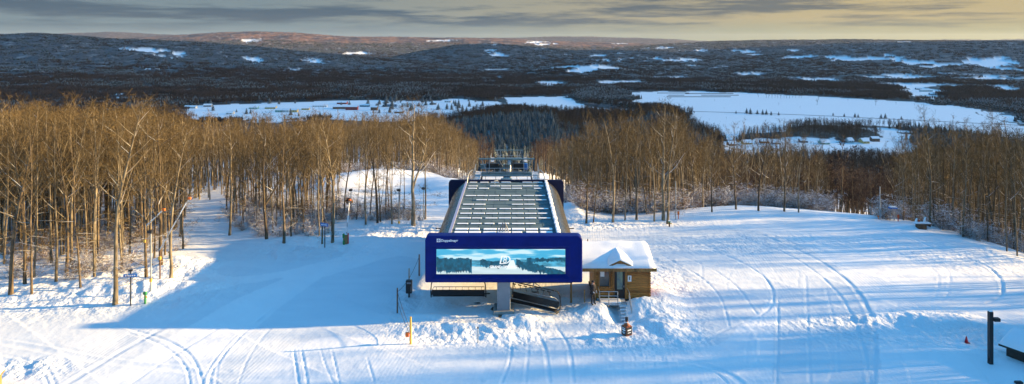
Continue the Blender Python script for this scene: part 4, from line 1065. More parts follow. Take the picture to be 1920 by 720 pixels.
b = MB(); b.prism([(-5.19 + .085 * math.cos(t * PI / 8), 5.90 + .085 * math.sin(t * PI / 8)) for t in range(16)], -.082, -.071); b.build('emblem_ring', M['blue'], fas)
b = MB(); b.prism([(-5.18 + .035 * math.cos(t * PI / 4), 5.90 + .035 * math.sin(t * PI / 4)) for t in range(8)], -.09, -.083); b.build('emblem_dot', WL, fas)
b = MB(); b.box((3.2, .5, 2.44), (4.6, .3, .16)); b.build('lower_beam', M['black'], st)
# rear board
YR = 22.8
b = MB(); b.prism(rrect(12.9, 2.3, 6.22, .38, 6, .14), YR, YR + .45); b.build('rear_board', M['navy'], st)
# roof
ZR = 6.0; RW = 8.75
b = MB(); ys = [.9]
NY = 14
for i in range(NY):
    y0 = .9 + i * (YR - .9) / NY; y1 = .9 + (i + 1) * (YR - .9) / NY - .03
    for j in range(8):
        x0 = -RW / 2 + j * RW / 8 + .012; x1 = x0 + RW / 8 - .024
        b.box(((x0 + x1) / 2, (y0 + y1) / 2, ZR - .06 + (.012 if (i + j) % 2 else 0)), (x1 - x0, y1 - y0, .12))
roof = b.build('roof', M['roofpanel'], st)
b = MB(); b.box((0, .9 + (YR - .9) / 2, ZR - .22), (RW, YR - .95, .18)); b.build('roof_frame', M['tealsteel'], st)
rows = [(285, .2), (313, .15), (331, .35), (357, .45), (385, 0), (417, .05), (450, .3), (483, .03), (518, 0), (553, 0), (594, .05), (636, 0), (660, 0)]
b = MB(); rs = MB()
for k, (py, miss) in enumerate(rows):
    Y = onz(947, 270 + py / 4, ZR + .1).y - 56; n_ = 7; big = 1.7 if k > 10 else 1
    rs.box((0, Y + .24, ZR + .02), (RW - .35, .04, .04))
    for j in range(n_):
        if rt.random() < miss: continue
        w = (RW - .5) / n_; x0 = -(RW - .5) / 2 + j * w + .05; l = w - .10 - (rt.random() * .25 if rt.random() < .4 else 0)
        b = MB(); b.box((x0 + l / 2, Y, ZR + .07), (l, rt.uniform(.26, .32) * big, rt.uniform(.05, .08) * (1.5 if big > 1 else 1)), bev=.025); b.build('snow_strip', M['snow'], roof)
rs.build('snow_rail', M['tealsteel'], roof)
# roof edges
b = MB(); b.box((-RW / 2 - .06, 11.9, ZR + .02), (.22, YR - 1.2, .22)); b.build('edge_trim', M['mauve'], st)
b = MB(); b.box((RW / 2 + .06, 11.9, ZR + .02), (.22, YR - 1.2, .22)); tr = b.build('edge_trim', M['mauve'], st)
b = MB()
for i in range(42):
    y0 = .95 + i * .52; b.box((RW / 2 + .08, y0 + .26, ZR + .19 + .03 * math.sin(i * 1.7)), (.30 + .08 * math.sin(i * 2.3), .53, .16 + .06 * math.sin(i * .9)), bev=.05)
b.build('edge_snow', M['snow'], tr)
# curved side panels with ribs
for s in (-1, 1):
    b = MB(); nP = 12; nY = 230; V0 = len(b.v)
    for iy in range(nY + 1):
        y = .9 + (YR - .95) * iy / nY; rb = .045 * (abs(math.sin(iy * PI / 5)) ** .5)
        for k in range(nP + 1):
            t = k / nP; a = t * PI / 2 * .86
            X = RW / 2 + .12 + 1.85 * math.sin(a) * .98; Z = ZR - 3.1 * (1 - math.cos(a)) * .98 - t * .5
            nx_ = math.cos(a * .6 + .5)
            b.v.append((s * (X + rb * .8), y, Z + rb * .5))
    for iy in range(nY):
        for k in range(nP):
            a0 = V0 + iy * (nP + 1) + k; b.f.append((a0, a0 + 1, a0 + nP + 2, a0 + nP + 1)); b.mi.append(0)
    sp = b.build('side_panel', M['panel'], st, smooth=True)
    b = MB()
    for k in range(5): b.box((s * (RW / 2 + 1.0 + .15 * k), rt.uniform(2, 22), ZR - .75 - .33 * k), (.25, .5, .08), M4=Matrix.Rotation(s * .9, 3, 'Y'))
    b.build('snow_patch', M['snow'], sp)
    b = MB(); b.tube([(s * 5.6, 8.4, 4.6), (s * 6.35, 8.4, 4.62)], .05, 6); b.build('side_arm', M['black'], st)
# columns, machinery
b = MB(); b.box((0, .95, 1.1), (1.06, 1.3, 2.9), bev=.05); c = b.build('column', M['column'], st)
b = MB(); b.box((0, .95, -.02), (1.7, 2.0, .4), bev=.08); b.build('footing', M['concrete'], c)
b = MB(); b.box((0, YR - 2.5, 1.1), (1.0, 1.2, 2.9), bev=.05); c = b.build('column', M['column'], st)
b = MB(); b.box((0, 11.9, 3.0), (1.2, 20, .6)); b.box((-2.6, 11.9, 3.4), (.35, 20, .4)); b.box((2.6, 11.9, 3.4), (.35, 20, .4))
for k in range(7): b.box((0, 2.2 + k * 3.1, 3.7), (8.2, .3, .3))
b.build('machinery_frame', M['tealsteel'], st)
b = MB(); b.tube([(0, 4.5, 3.9), (0, 4.5, 4.15)], 2.7, 40); b.build('bullwheel', M['steel'], st)
b = MB()
for s in (-1, 1):
    P = [(s * 3.05, y, 4.05) for y in (22.4, 16, 8, 4.5)]; b.tube(P, .12, 8)
b.tube([(3.05 * math.cos(t), 4.5 - 2.9 * math.sin(t), 4.05) for t in [i * PI / 16 for i in range(17)]], .1, 8); b.build('guide_rail', M['steel'], st)
# A-bracket and small roof gear
b = MB(); Yb = 1.5
for s in (-1, 1): b.tube([(s * .42, Yb + .2, ZR), (s * .08, Yb - .1, ZR + .95)], .045, 6); b.tube([(s * .12, Yb + .3, ZR), (s * .08, Yb - .1, ZR + .95)], .04, 6)
b.build('roof_bracket', M['steel'], st)
b = MB(); b.tube([(-1.2, YR - 1.6, ZR), (-1.3, YR - 1.2, ZR + .35), (-.9, YR - .9, ZR + .4)], .05, 6); b.build('roof_hook', M['steel'], st)
for s in (-1, 1):
    b = MB(); P = [(s * 4.35, YR - .5, ZR)] + [(s * (4.35 - .6 * (t ** 2)), YR - .5 + .6 * t, ZR + 1.35 * math.sin(t * PI / 2)) for t in (.3, .6, .85, 1)]; b.tube(P, .06, 6); b.build('corner_hose', M['steel'], st)
# dark drips and grit frozen under the station
b = MB()
for (px, py, w, l) in [(930, 574, 1.0, .3), (940, 581, 1.4, .25), (895, 562, .8, .08), (955, 577, .5, .2), (912, 546, .9, .1), (905, 552, .6, .08), (1003, 546, .8, .1), (938, 588, .4, .4)]:
    p = onz(px, py, .1); q = gz(p.x, p.y); k = 9; n0 = len(b.v); pts = []
    b.quad([(p.x - AX + w / 2 * math.cos(i * 2 * PI / k) * rt.uniform(.6, 1.1), p.y - 56 + l * math.sin(i * 2 * PI / k) * rt.uniform(.6, 1.2) * 2, q + .045) for i in range(k)])
b.build('grit', M['dirt'], st)

# ------------------------------------------------------------------ chairs
def make_chair(name, loc, label, rz, bar_up, hang):
    W = 4.35; o = empty(name, loc, label, 'chair', 'eight seat chairs hanging under the station front', rz)
    b = MB(); b.box((0, 0, .50), (W, .52, .09), bev=.04); b.build('seat', M['darkseat'], o)
    R = Matrix.Rotation(math.radians(-16), 3, 'X'); b = MB(); b.box((0, .36, .84), (W, .06, .50), M4=R, bev=.02); b.build('backrest', M['darkseat'], o)
    b = MB(); b.tube([(-W / 2, -.24, .45), (W / 2, -.24, .45)], .035, 8); b.tube([(-W / 2, .27, .45), (W / 2, .27, .45)], .035, 8)
    for k in range(9): x = -W / 2 + k * W / 8; b.tube([(x, -.24, .45), (x, .27, .45)], .018, 6)
    b.build('seat_frame', M['steel'], o)
    for s in (-1, 1):
        b = MB(); x = s * (W / 2 + .1)
        b.tube([(x, -.28, .46), (x, .30, .46), (x, .46, .9), (x * .985, .44, 1.5), (x * .93, .30, 1.92), (x * .86, .1, 2.02)], .045, 8); b.tube([(x, -.22, .72), (x, .36, .74)], .03, 6); b.tube([(x, -.22, .72), (x, -.24, .46)], .03, 6)
        b.box((x * 1.005, -.02, .40), (.06, .36, .16), bev=.02)
        b.build('side_frame', M['column'] if s > 3 else M['black'], o)
    b = MB(); b.tube([(-W / 2 * .86, .1, 2.02), (W / 2 * .86, .1, 2.02)], .05, 8); b.build('top_beam', M['black'], o)
    # restraint bar
    b = MB()
    if bar_up:
        zt, yt = 1.62, -.55; b.tube([(-W / 2, .40, 1.15), (-W / 2 * .98, -.2, 1.6), (-W / 2 * .9, yt, zt + .12), (W / 2 * .9, yt, zt + .12), (W / 2 * .98, -.2, 1.6), (W / 2, .40, 1.15)], .03, 6)
    else:
        zt, yt = 1.05, -.45; b.tube([(-W / 2, .38, 1.0), (-W / 2 * .98, yt, 1.02), (W / 2 * .98, yt, 1.02), (W / 2, .38, 1.0)], .03, 6)
    rb = b.build('restraint_bar', M['steel'], o)
    for k in range(8):
        x = -W / 2 + (k + .5) * W / 8; b = MB()
        if bar_up: b.tube([(x, yt, zt + .12), (x, yt - .18, zt + .55), (x - .14, yt - .14, zt + .62)], .028, 6); b.box((x, yt - .2, zt + .58), (.34, .08, .07), bev=.02)
        else: b.tube([(x, yt, 1.02), (x, yt - .02, .35)], .016, 6)
        b.build('footrest', M['black'], rb)
    b = MB(); b.tube([(0, .1, 2.02), (0, .12, 2.5), (0, .1, hang)], .07, 8); b.tube([(-.8, .1, 2.02), (0, .1, 2.35), (.8, .1, 2.02)], .04, 6); b.build('hanger', M['steel'], o)
    b = MB(); b.box((0, .1, hang), (.5, .3, .22), bev=.04); b.build('grip', M['steel'], o)
    return o
pL = onY(860, 552, 58.6); make_chair('chairlift_chair', (pL.x, 58.6, .1), 'long grey and black chair facing away under the left half of the blue board', PI, False, 3.9)
pR = onY(1000, 578, 56.7); make_chair('chairlift_chair', (pR.x, 57.08, -.20), 'black seated chair swung at an angle right of the grey column', math.radians(-33), True, 3.9)

# ------------------------------------------------------------------ towers on the line
def tower(Y, ztop, hw, label, big):
    g = gz(AX, Y); o = empty('lift_tower', (AX, Y, g), label, 'lift tower', 'steel towers of the chairlift line'); t = ztop - g
    b = MB(); b.tube([(0, 0, -.5), (0, 0, t - 2.2)], [.55, .42], 20); b.build('mast', M['steel'], o, smooth=True)
    b = MB(); b.box((0, 0, t - 1.95), (hw * 2 * .92, .45, .5), bev=.06); b.build('crossarm', M['tealsteel'], o)
    # lifting frame
    b = MB(); b.box((0, 0, t - .06), (hw * 2.0, .35, .14)); b.build('lifting_beam', M['tealsteel'], o)
    for s in (-1, 1):
        b = MB(); b.bar((s * hw * .62, 0, t - 1.75), (s * hw * .62, 0, t - .1), .10); b.bar((s * hw * .70, 0, t - 1.75), (s * hw * .90, 0, t - .1), .12); b.build('frame_leg', M['steel'], o)
        # sheaves and catwalk on each side
        q = MB(); x = s * 3.05
        q.box((x + s * .5, 0, t - 2.15), (.7, 5.6, .05)); cw = q.build('catwalk', M['grating'], o)
        q = MB()
        for yy in (-2.8, -1.4, 0, 1.4, 2.8): q.tube([(x + s * .85, yy, t - 2.15), (x + s * .85, yy, t - 1.15)], .025, 5)
        for zz in (1.15, 1.65): q.tube([(x + s * .85, -2.8, t - zz), (x + s * .85, 2.8, t - zz)], .025, 5)
        q.tube([(x + s * .15, -2.8, t - 1.15), (x + s * .85, -2.8, t - 1.15)], .025, 5); q.build('railing', M['steel'], cw)
        q = MB(); q.box((x, 0, t - 2.5), (.14, 5.4, .28)); tr_ = q.build('sheave_beam', M['steel'], o)
        for k in range(8): q = MB(); q.tube([(x - .07, -2.3 + k * .66, t - 2.3), (x + .07, -2.3 + k * .66, t - 2.3)], .25, 14); q.build('sheave', M['black'], tr_)
    b = MB(); b.bar((-.1, 0, t - 1.7), (-.1, 0, t + .25), .10); b.bar((.12, 0, t - 1.7), (.12, 0, t - .1), .05)
    for k in range(6): b.box((0, 0, t - 1.6 + k * .27), (.25, .04, .04))
    b.build('ladder', M['brownpole'], o)
    b = MB(); b.tube([(-hw * .88, -.3, t - 1.15), (hw * .88, -.3, t - 1.15)], .035, 6); b.tube([(-hw * .88, -.3, t - 1.6), (hw * .88, -.3, t - 1.6)], .03, 6)
    for k in range(9): x = -hw * .88 + k * hw * .22; b.tube([(x, -.3, t - 1.75), (x, -.3, t - 1.15)], .025, 5)
    b.build('arm_railing', M['steel'], o)
    if big:
        for x, c_, w in ((-1.7, 'black', 1.5), (1.5, 'black', 1.3), (2.3, 'signblue', .55), (0, 'tealsteel', .9), (-2.9, 'tealsteel', .7)):
            b = MB(); b.box((x, .9, t - 1.15), (w, .5, .8 if c_ != 'tealsteel' else .6), bev=.05); b.build('motor_box' if c_ == 'black' else 'control_box', M[c_], o)
    return o
tower(86, onY(947, 297, 86).z, 3.4, 'nearer steel lift tower with trapezoid lifting frame right behind the station', True)
tower(152, onY(945, 281, 152).z, 2.95, 'farther steel lift tower showing above the nearer one', False)
# machine deck between the station and the first tower
b = MB(); dk = empty('maintenance_deck', (AX, 81.4, 0), 'snowy steel maintenance deck between the station and the nearer tower', 'deck')
b.box((0, 0, 4.85), (7.6, 2.0, .2)); b.box((-3.4, .3, 2.3), (.3, .3, 5.2)); b.box((3.4, .3, 2.3), (.3, .3, 5.2)); b.build('platform', M['tealsteel'], dk)
b = MB()
for zz, yy in ((5.85, -.9), (5.4, -.9), (6.1, .9)): b.tube([(-3.7, yy, zz), (3.7, yy, zz)], .045, 6)
for k in range(7): b.tube([(-3.7 + k * 1.23, -.9, 4.9), (-3.7 + k * 1.23, -.9, 5.85)], .035, 5); b.tube([(-3.7 + k * 1.23, .9, 4.9), (-3.7 + k * 1.23, .9, 6.1)], .035, 5)
b.build('railing', M['steel'], dk)
b = MB()
for x, w in ((-2.4, 1.6), (-.4, 1.0), (1.9, 2.0)): b.box((x, 0, 5.06), (w, 1.1, .22), bev=.06)
b.build('snow_cover', M['snow'], dk)
b = MB(); b.box((0, .2, 5.45), (1.3, .9, .8), bev=.08); b.box((-.9, .2, 5.3), (.5, .6, .5), bev=.05); b.box((1.1, .2, 5.3), (.5, .6, .5), bev=.05); b.build('drive_housing', M['tealsteel'], dk)
# ropes
for s in (-1, 1):
    b = MB(); z1 = onY(947, 297, 86).z - 2.05; z2 = onY(945, 281, 152).z - 2.05; x = AX + s * 3.05
    P = [(x, 77, 4.1), (x, 84, z1 - .1), (x, 86, z1), (x, 88.5, z1 - .15)] + [(x, 88.5 + 62 * t, z1 - .15 + (z2 - z1) * t - 1.6 * 4 * t * (1 - t)) for t in (.2, .4, .6, .8)] + [(x, 152, z2), (x, 190, z2 - 6), (x, 330, z2 - 34)]
    o = b.tube(P, .03, 6).build('haul_rope', M['steel'], None); tag(o, ['left', '', 'right'][s + 1] + ' steel haul rope running from the station down over the towers', 'rope')

# ------------------------------------------------------------------ operator hut
HX, HY = 8.82, 58.6
hut = empty('operator_hut', (HX, HY, 0), 'log operator cabin with snow laden roof right of the blue board', 'cabin')
hw, hd, zf, ze = 2.62, 4.2, .32, 3.0
b = MB()
b.box((hw / 2 + .28, 0, (zf - .1 + ze) / 2), (hw * 2 - hw - .56, .16, ze - zf + .1))            # right half of the front wall
b.box((0.16, 0, (2.86 + ze) / 2), (.94, .16, ze - 2.86))
b.box((-.42, 0, (zf - .1 + ze) / 2), (.24, .16, ze - zf + .1))
b.box((-1.1, 0, (zf - .1 + 1.25) / 2), (1.12, .16, 1.25 - zf + .1)); b.box((-1.1, 0, (2.75 + ze) / 2), (1.12, .16, ze - 2.75)); b.box((-1.78, 0, (zf - .1 + ze) / 2), (.26, .16, ze - zf + .1))
b.box((hw - .08, hd / 2, (zf - .1 + ze) / 2), (.16, hd - .2, ze - zf + .1)); b.box((-1.83, hd / 2 + .4, (zf - .1 + ze) / 2), (.16, hd - 1, ze - zf + .1)); b.box((0.4, hd, (zf - .1 + ze) / 2), (4.5, .16, ze - zf + .1))
wl = b.build('wall', M['log'], hut)
b = MB()
for k in range(13):
    for x_ in (hw + .04,): b.tube([(x_, -.16, zf + .1 + k * .2), (x_, .2, zf + .1 + k * .2)], .10, 8)
b.build('log_ends', M['log'], wl)
b = MB(); b.box((0.3, hd / 2, zf - .02), (4.6, hd - .2, .1)); b.box((.3, hd - .3, 1.6), (4.2, .1, 2.4)); b.build('interior', M['interior'], hut)
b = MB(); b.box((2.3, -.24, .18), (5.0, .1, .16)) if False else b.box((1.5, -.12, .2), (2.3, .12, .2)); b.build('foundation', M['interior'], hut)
# door
b = MB(); b.box((.16, -.06, 1.60), (.86, .07, 2.48), bev=.01); dr = b.build('door', M['black'], hut)
b = MB(); b.box((.16, -.105, 1.85), (.46, .02, 1.5)); b.build('door_glass', M['doorglass'], dr)
b = MB(); b.box((.50, -.13, 1.35), (.05, .06, .14)); b.build('handle', M['steel'], dr)
b = MB()
for a in ((-.36, 1.6, .16, 2.7), (.68, 1.6, .16, 2.7)): b.box((a[0], -.10, a[1]), (a[2], .08, a[3]))
b.box((.16, -.10, 2.93), (1.2, .08, .14)); b.build('door_frame', M['plank'], hut)
# windows
b = MB()
for a in ((-1.58, 2.0, .12, 1.5), (-.66, 2.0, .12, 1.5)): b.box((a[0], -.10, a[1]), (a[2], .08, a[3]))
b.box((-1.12, -.10, 2.72), (1.04, .08, .1)); b.box((-1.12, -.10, 1.28), (1.1, .1, .12)); wf = b.build('window', M['plank'], hut)
b = MB(); b.box((-1.12, .0, 2.0), (.82, .03, 1.36)); b.build('pane', M['glass'], wf)
b = MB(); b.box((-1.28, -.035, 2.35), (.34, .02, .42)); b.build('paper_notice', M['white'], wf)
b = MB(); b.box((-1.83, .35, 2.0), (.2, .5, 1.4)); b.build('side_window', M['glass'], hut)
for x_ in (-1.95,): b = MB(); b.box((x_, -.15, 1.6), (.16, .16, 2.9)); b.build('post', M['plank'], hut)
b = MB(); b.box((-3.9, -.15, 1.5), (.14, .14, 3.0)); b.build('post', M['plank'], hut)
b = MB(); b.box((.98, -.10, 2.0), (.30, .03, .50)); sg = b.build('notice_plate', M['white'], hut)
b = MB(); b.tube([(.98, -.125, 2.12), (.98, -.119, 2.12)], .05, 10); b.box((.98, -.122, 1.98), (.07, .01, .18)); b.build('pictogram', M['black'], sg)
# roof: gable with the ridge along x, thick snow on top
RX0, RX1 = -4.3, 3.05; yr = 2.6; zr = 4.05; ye0 = -.75; ye1 = hd + .6
b = MB(); pr = [(ye0, ze + .02), (yr, zr), (ye1, ze + .15), (ye1, ze + .0), (yr, zr - .16), (ye0, ze - .14)]
n0 = len(b.v)
for x_ in (RX0, RX1):
    for y_, z_ in pr: b.v.append((x_, y_, z_))
for i in range(6): j = (i + 1) % 6; b.f.append((n0 + i, n0 + j, n0 + 6 + j, n0 + 6 + i)); b.mi.append(0)
b.f += [tuple(n0 + i for i in range(6)), tuple(n0 + 6 + i for i in range(5, -1, -1))]; b.mi += [0, 0]
rf = b.build('roof', M['plank'], hut)
b = MB(); b.box(((RX0 + RX1) / 2, ye0 - .03, ze - .07), (RX1 - RX0 + .1, .07, .26)); b.build('eave_board', M['plank'], rf)
b = MB(); b.box((.2, -.2, ze - .22), (5.4, .16, .14)); b.build('beam', M['plank'], rf)
def snow_slab(name, parent, x0, x1, prof, th, mm=M['snow'], nx=26, seed=1):
    """rounded snow over a profile in y,z"""
    b = MB(); k = 22; pts = []
    ys_ = np.interp(np.linspace(0, 1, k), np.linspace(0, 1, len(prof)), [p[0] for p in prof]); zs_ = np.interp(ys_, [p[0] for p in prof], [p[1] for p in prof])
    n0 = 0
    for i in range(nx + 1):
        u = i / nx; x_ = x0 + (x1 - x0) * u; eu = min(u, 1 - u) * (x1 - x0)
        for j in range(k):
            w = j / (k - 1); ev = min(w, 1 - w) * abs(prof[-1][0] - prof[0][0]); r = .34
            f = math.sqrt(max(0, 1 - (1 - min(eu / r, 1)) ** 2)) * math.sqrt(max(0, 1 - (1 - min(ev / r, 1)) ** 2))
            z_ = zs_[j] + th * (.12 + .88 * f) * (1 + .18 * (float(vnoise(np.array(x_ * 1.1), np.array(ys_[j] * 1.1), seed)) - .5) * 2)
            xo = x_ + (0.05 if u > .99 else -.05 if u < .01 else 0) * 0
            b.v.append((xo, ys_[j], z_))
    for i in range(nx):
        for j in range(k - 1): a = i * k + j; b.f.append((a, a + k, a + k + 1, a + 1)); b.mi.append(0)
    n1 = len(b.v)
    for i in range(nx + 1):
        for j in range(k): v = b.v[i * k + j]; b.v.append((v[0], v[1], zs_[j] + .005))
    ring = [i * k for i in range(nx)] + [nx * k + j for j in range(k - 1)] + [i * k + k - 1 for i in range(nx, 0, -1)] + [j for j in range(k - 1, 0, -1)]
    for a, c_ in zip(ring, ring[1:] + ring[:1]): b.f.append((a, c_, n1 + c_, n1 + a)); b.mi.append(0)
    return b.build(name, mm, parent, smooth=True)
snow_slab('roof_snow', rf, RX0 + .02, RX1 - .02, [(ye0 - .02, ze + .02), (yr, zr), (ye1, ze + .15)], .33)
# dormer over the door
b = MB(); dx, dw, dz0, dz1 = .12, 1.10, ze + .16, ze + .68
n0 = 0
for y_ in (-.62, 2.2):
    for p in [(dx - dw, dz0), (dx, dz1), (dx + dw, dz0), (dx + dw, dz0 - .14), (dx, dz1 - .16), (dx - dw, dz0 - .14)]: b.v.append((p[0], y_, p[1]))
for i in range(6): j = (i + 1) % 6; b.f.append((i, j, 6 + j, 6 + i)); b.mi.append(0)
b.f += [tuple(range(6)), tuple(range(11, 5, -1))]; b.mi += [0, 0]
dm = b.build('dormer', M['plank'], rf)
b = MB(); b.v = [(dx - dw * .88, -.5, dz0 - .1), (dx + dw * .88, -.5, dz0 - .1), (dx, -.5, dz1 - .16)]; b.f = [(0, 1, 2)]; b.mi = [0]; b.build('gable_face', M['log'], dm)
b = MB(); ny_ = 20; nx_ = 20
for i in range(ny_ + 1):
    y_ = -.64 + 3.3 * i / ny_; ey = min(i / ny_ * 3.3, .35) / .35; th = .34 * math.sqrt(1 - (1 - ey) ** 2) + .03; tt = i / ny_
    for j in range(nx_ + 1):
        u = -1 + 2 * j / nx_; ex = min((1 - abs(u)) * dw, .3) / .3
        b.v.append((dx + u * (dw + .02), y_, dz1 - (dz1 - dz0) * abs(u) ** 1.15 + th * (.25 + .75 * math.sqrt(1 - (1 - ex) ** 2)) - .02 + .10 * tt))
for i in range(ny_):
    for j in range(nx_): a = i * (nx_ + 1) + j; b.f.append((a, a + 1, a + nx_ + 2, a + nx_ + 1)); b.mi.append(0)
n1 = len(b.v)
for i in range(ny_ + 1):
    for j in range(nx_ + 1): v = b.v[i * (nx_ + 1) + j]; u = -1 + 2 * j / nx_; b.v.append((v[0], v[1], dz1 - (dz1 - dz0) * abs(u) + .01))
kk = nx_ + 1; ring = [j for j in range(nx_)] + [i * kk + nx_ for i in range(ny_)] + [ny_ * kk + j for j in range(nx_, 0, -1)] + [i * kk for i in range(ny_, 0, -1)]
for a, c_ in zip(ring, ring[1:] + ring[:1]): b.f.append((a, c_, n1 + c_, n1 + a)); b.mi.append(0)
b.build('dormer_snow', M['snow'], dm, smooth=True)
# deck, railing, stairs
b = MB(); b.box((-.62, -.78, zf), (2.3, 1.3, .1)); dkk = b.build('deck', M['grating'], hut)
b = MB(); b.box((-.75, -.9, zf + .11), (1.7, .9, .12), bev=.05); b.build('deck_snow', M['snow'], dkk)
b = MB(); y_ = -1.4
for x_ in (-1.68, -.93, -.2): b.tube([(x_, y_, zf), (x_, y_, zf + 1.05)], .035, 6)
for z_ in (.38, .7, 1.05): b.tube([(-1.68, y_, zf + z_), (-.2, y_, zf + z_)], .032, 6)
for z_ in (.5, 1.05): b.tube([(-1.68, y_, zf + z_), (-1.68, -.2, zf + z_)], .03, 6)
b.build('railing', M['steel'], dkk)
b = MB()
for k in range(5): b.box((.28, -1.5 - k * .27, zf - .12 - k * .17), (.85, .26, .05))
sr = b.build('stairs', M['grating'], hut)
b = MB()
for k in range(5): b.box((.28, -1.52 - k * .27, zf - .07 - k * .17), (.7, .18, .06), bev=.02)
b.build('step_snow', M['snow'], sr)
b = MB(); x_ = .74
b.tube([(x_, -.25, zf + .95), (x_, -1.35, zf + .98), (x_, -2.5, zf + .2), (x_, -2.55, zf - .7)], .032, 6); b.tube([(x_, -1.35, zf + .98), (x_, -1.35, zf - .1)], .03, 6); b.tube([(x_, -1.35, zf + .5), (x_, -2.5, zf - .25)], .025, 6)
for k in range(3): b.tube([(x_, -1.6 - k * .3, zf + .8 - k * .2), (x_, -1.6 - k * .3, zf - .1 - k * .2)], .018, 5)
b.build('handrail', M['steel'], sr)
# ------------------------------------------------------------------ small things on the snow
def foot(px, py, z=None):
    p = onz(px, py, 0)
    for _ in range(6): p = onz(px, py, gz(p.x, p.y))
    return p
def height_to(px, py, p): return onY(px, py, p.y).z - p.z
def one(o, label, cat, group=None): return tag(o, label, cat, group)
def simple_pole(name, px, py0, py1, r, m, label, cat='pole', group=None, lean=0.0, capm=None):
    p = foot(px, py0); h = height_to(px, py1, p); o = empty(name, p, label, cat, group)
    MB().tube([(0, 0, -.5), (lean * .5, 0, h * .5), (lean, 0, h)], [r, r * .95, r * .85], 10).build('shaft', m, o, smooth=False)
    if capm: MB().box((lean, 0, h + .05), (r * 3.2, r * 3.2, .12), bev=.03).build('cap', capm, o)
    return o, p, h
POLES = {}
o, p, h = simple_pole('rope_pole', 786, 517, 477, .07, M['brownpole'], 'brown pole left of the blue board, farthest of the rope poles'); A1 = p + Vector((0, 0, h * .9))
o, p, h = simple_pole('rope_pole', 767, 545, 503, .05, M['bamboo'], 'bamboo pole standing behind the black speaker box'); A2 = p + Vector((0, 0, h * .55))
o, p, h = simple_pole('rope_pole', 745, 587, 540, .06, M['brownpole'], 'dark brown pole at the left bend of the rope line'); A3 = p + Vector((0, 0, h * .85)); A3b = p + Vector((0, 0, h * .5))
o, p, h = simple_pole('rope_pole', 770, 645, 594, .085, M['yellow'], 'bright yellow pole with an orange reel near the front'); A4 = p + Vector((0, 0, h * .55)); A4b = p + Vector((0, 0, h * .3))
b = MB(); b.tube([(-.12, -.02, h * .35), (-.36, -.02, h * .35)], .17, 14); b.build('reel', M['orange'], o)
def rope(a, b_, label, sag=.12, r=.018):
    m = MB(); P = [a.lerp(b_, t / 8) - Vector((0, 0, sag * 4 * (t / 8) * (1 - t / 8))) for t in range(9)]; q = m.tube(P, r, 5).build('rope', M['rope'], None); return tag(q, label, 'rope', 'ropes strung between the poles')
rope(A1, A2, 'rope from the farthest brown pole to the bamboo pole'); rope(A2, A3, 'rope from the bamboo pole to the bend pole'); rope(A3, A4, 'upper rope from the bend pole down to the yellow pole', .2); rope(A3b, A4b, 'lower rope from the bend pole down to the yellow pole', .2)
# black box on a post
p = foot(767, 557); h = height_to(767, 525, p); o = empty('loudspeaker_box', p, 'tall black box on a short post beside the rope poles', 'box')
MB().box((0, 0, h * .2), (.14, .14, h * .7)).build('post', M['black'], o); MB().box((0, 0, h * .62), (.52, .38, h * .76), bev=.04).build('cabinet', M['black'], o)
b = MB(); b.box((0, -.2, h * .86), (.34, .03, .12)); b.box((.19, -.2, h * .5), (.03, .03, .5)); b.build('front_plate', M['column'], o)
# thin stake with a dark cap
simple_pole('marker_stake', 896, 643, 616, .035, M['steel'], 'thin grey stake with a dark cap on the rough snow before the station', 'stake', None, 0, M['darkwood'])
simple_pole('bamboo_stake', 1096, 567, 543, .05, M['bamboo'], 'short bamboo stake beside the person at the cabin', 'stake')
simple_pole('short_stake', 1102, 457, 448, .06, M['brownpole'], 'short dark stake on the slope behind the cabin', 'stake')
# whiskey bottle shaped statue
p = foot(1175, 628); h = height_to(1175, 595, p); o = empty('bottle_statue', p, 'large square bottle shaped figure with black label standing in the snow', 'statue', None, math.radians(33))
w = .56; bh = h * .56
MB().box((0, 0, bh / 2), (w, w, bh), bev=.05).build('body', M['amber'], o)
b = MB()
for i, (z, r) in enumerate([(bh, .24)]): pass
b.tube([(0, 0, bh - .03), (0, 0, bh + .07), (0, 0, bh + .14), (0, 0, h * .82)], [.27, .22, .11, .10], 14); b.build('neck', M['amber'], o, smooth=True)
MB().tube([(0, 0, h * .83), (0, 0, h)], .115, 14).build('cap', M['black'], o); MB().tube([(0, 0, h * .72), (0, 0, h * .76)], .118, 14).build('neck_band', M['white'], o)
lb = MB(); lb.box((0, -w / 2 - .008, bh * .52), (w * .92, .012, bh * .78)); lb.box((-w / 2 - .008, 0, bh * .52), (.012, w * .92, bh * .78)); lb = lb.build('label', M['black'], o)
for k, (z, l, hh_) in enumerate([(.80, .30, .05), (.62, .34, .09), (.50, .12, .04), (.36, .30, .05), (.26, .2, .03)]):
    q = MB(); q.box((-w / 2 - .018, 0, bh * z), (.008, l, hh_)); q.box((0, -w / 2 - .018, bh * z), (l, .008, hh_)) if k % 2 else None; q.build('label_line', M['white'], lb)
# snow pile is part of the ground; lamp post at the right
p = foot(1857, 682); h = height_to(1857, 584, p); o = empty('camera_post', p, 'thick black post with a small box near its top at the right edge', 'post')
MB().box((0, 0, h / 2 - .2), (.26, .26, h + .4), bev=.02).build('post', M['black'], o); MB().box((0, 0, h + .03), (.24, .24, .05), bev=.02).build('snow_cap', M['snow'], o)
MB().box((.36, -.05, h - .52), (.42, .30, .24), bev=.03).build('lamp_box', M['black'], o)
MB().box((-.15, -.02, .35), (.08, .12, .18), bev=.02).build('socket', M['black'], o)
p = foot(1812, 642); o = empty('traffic_cone', p, 'tiny red cone in a snow hollow left of the black post', 'cone')
MB().tube([(0, 0, 0), (0, 0, .45)], [.13, .03], 12).build('body', M['red'], o, smooth=True); MB().box((0, 0, .01), (.34, .34, .05)).build('base', M['red'], o)
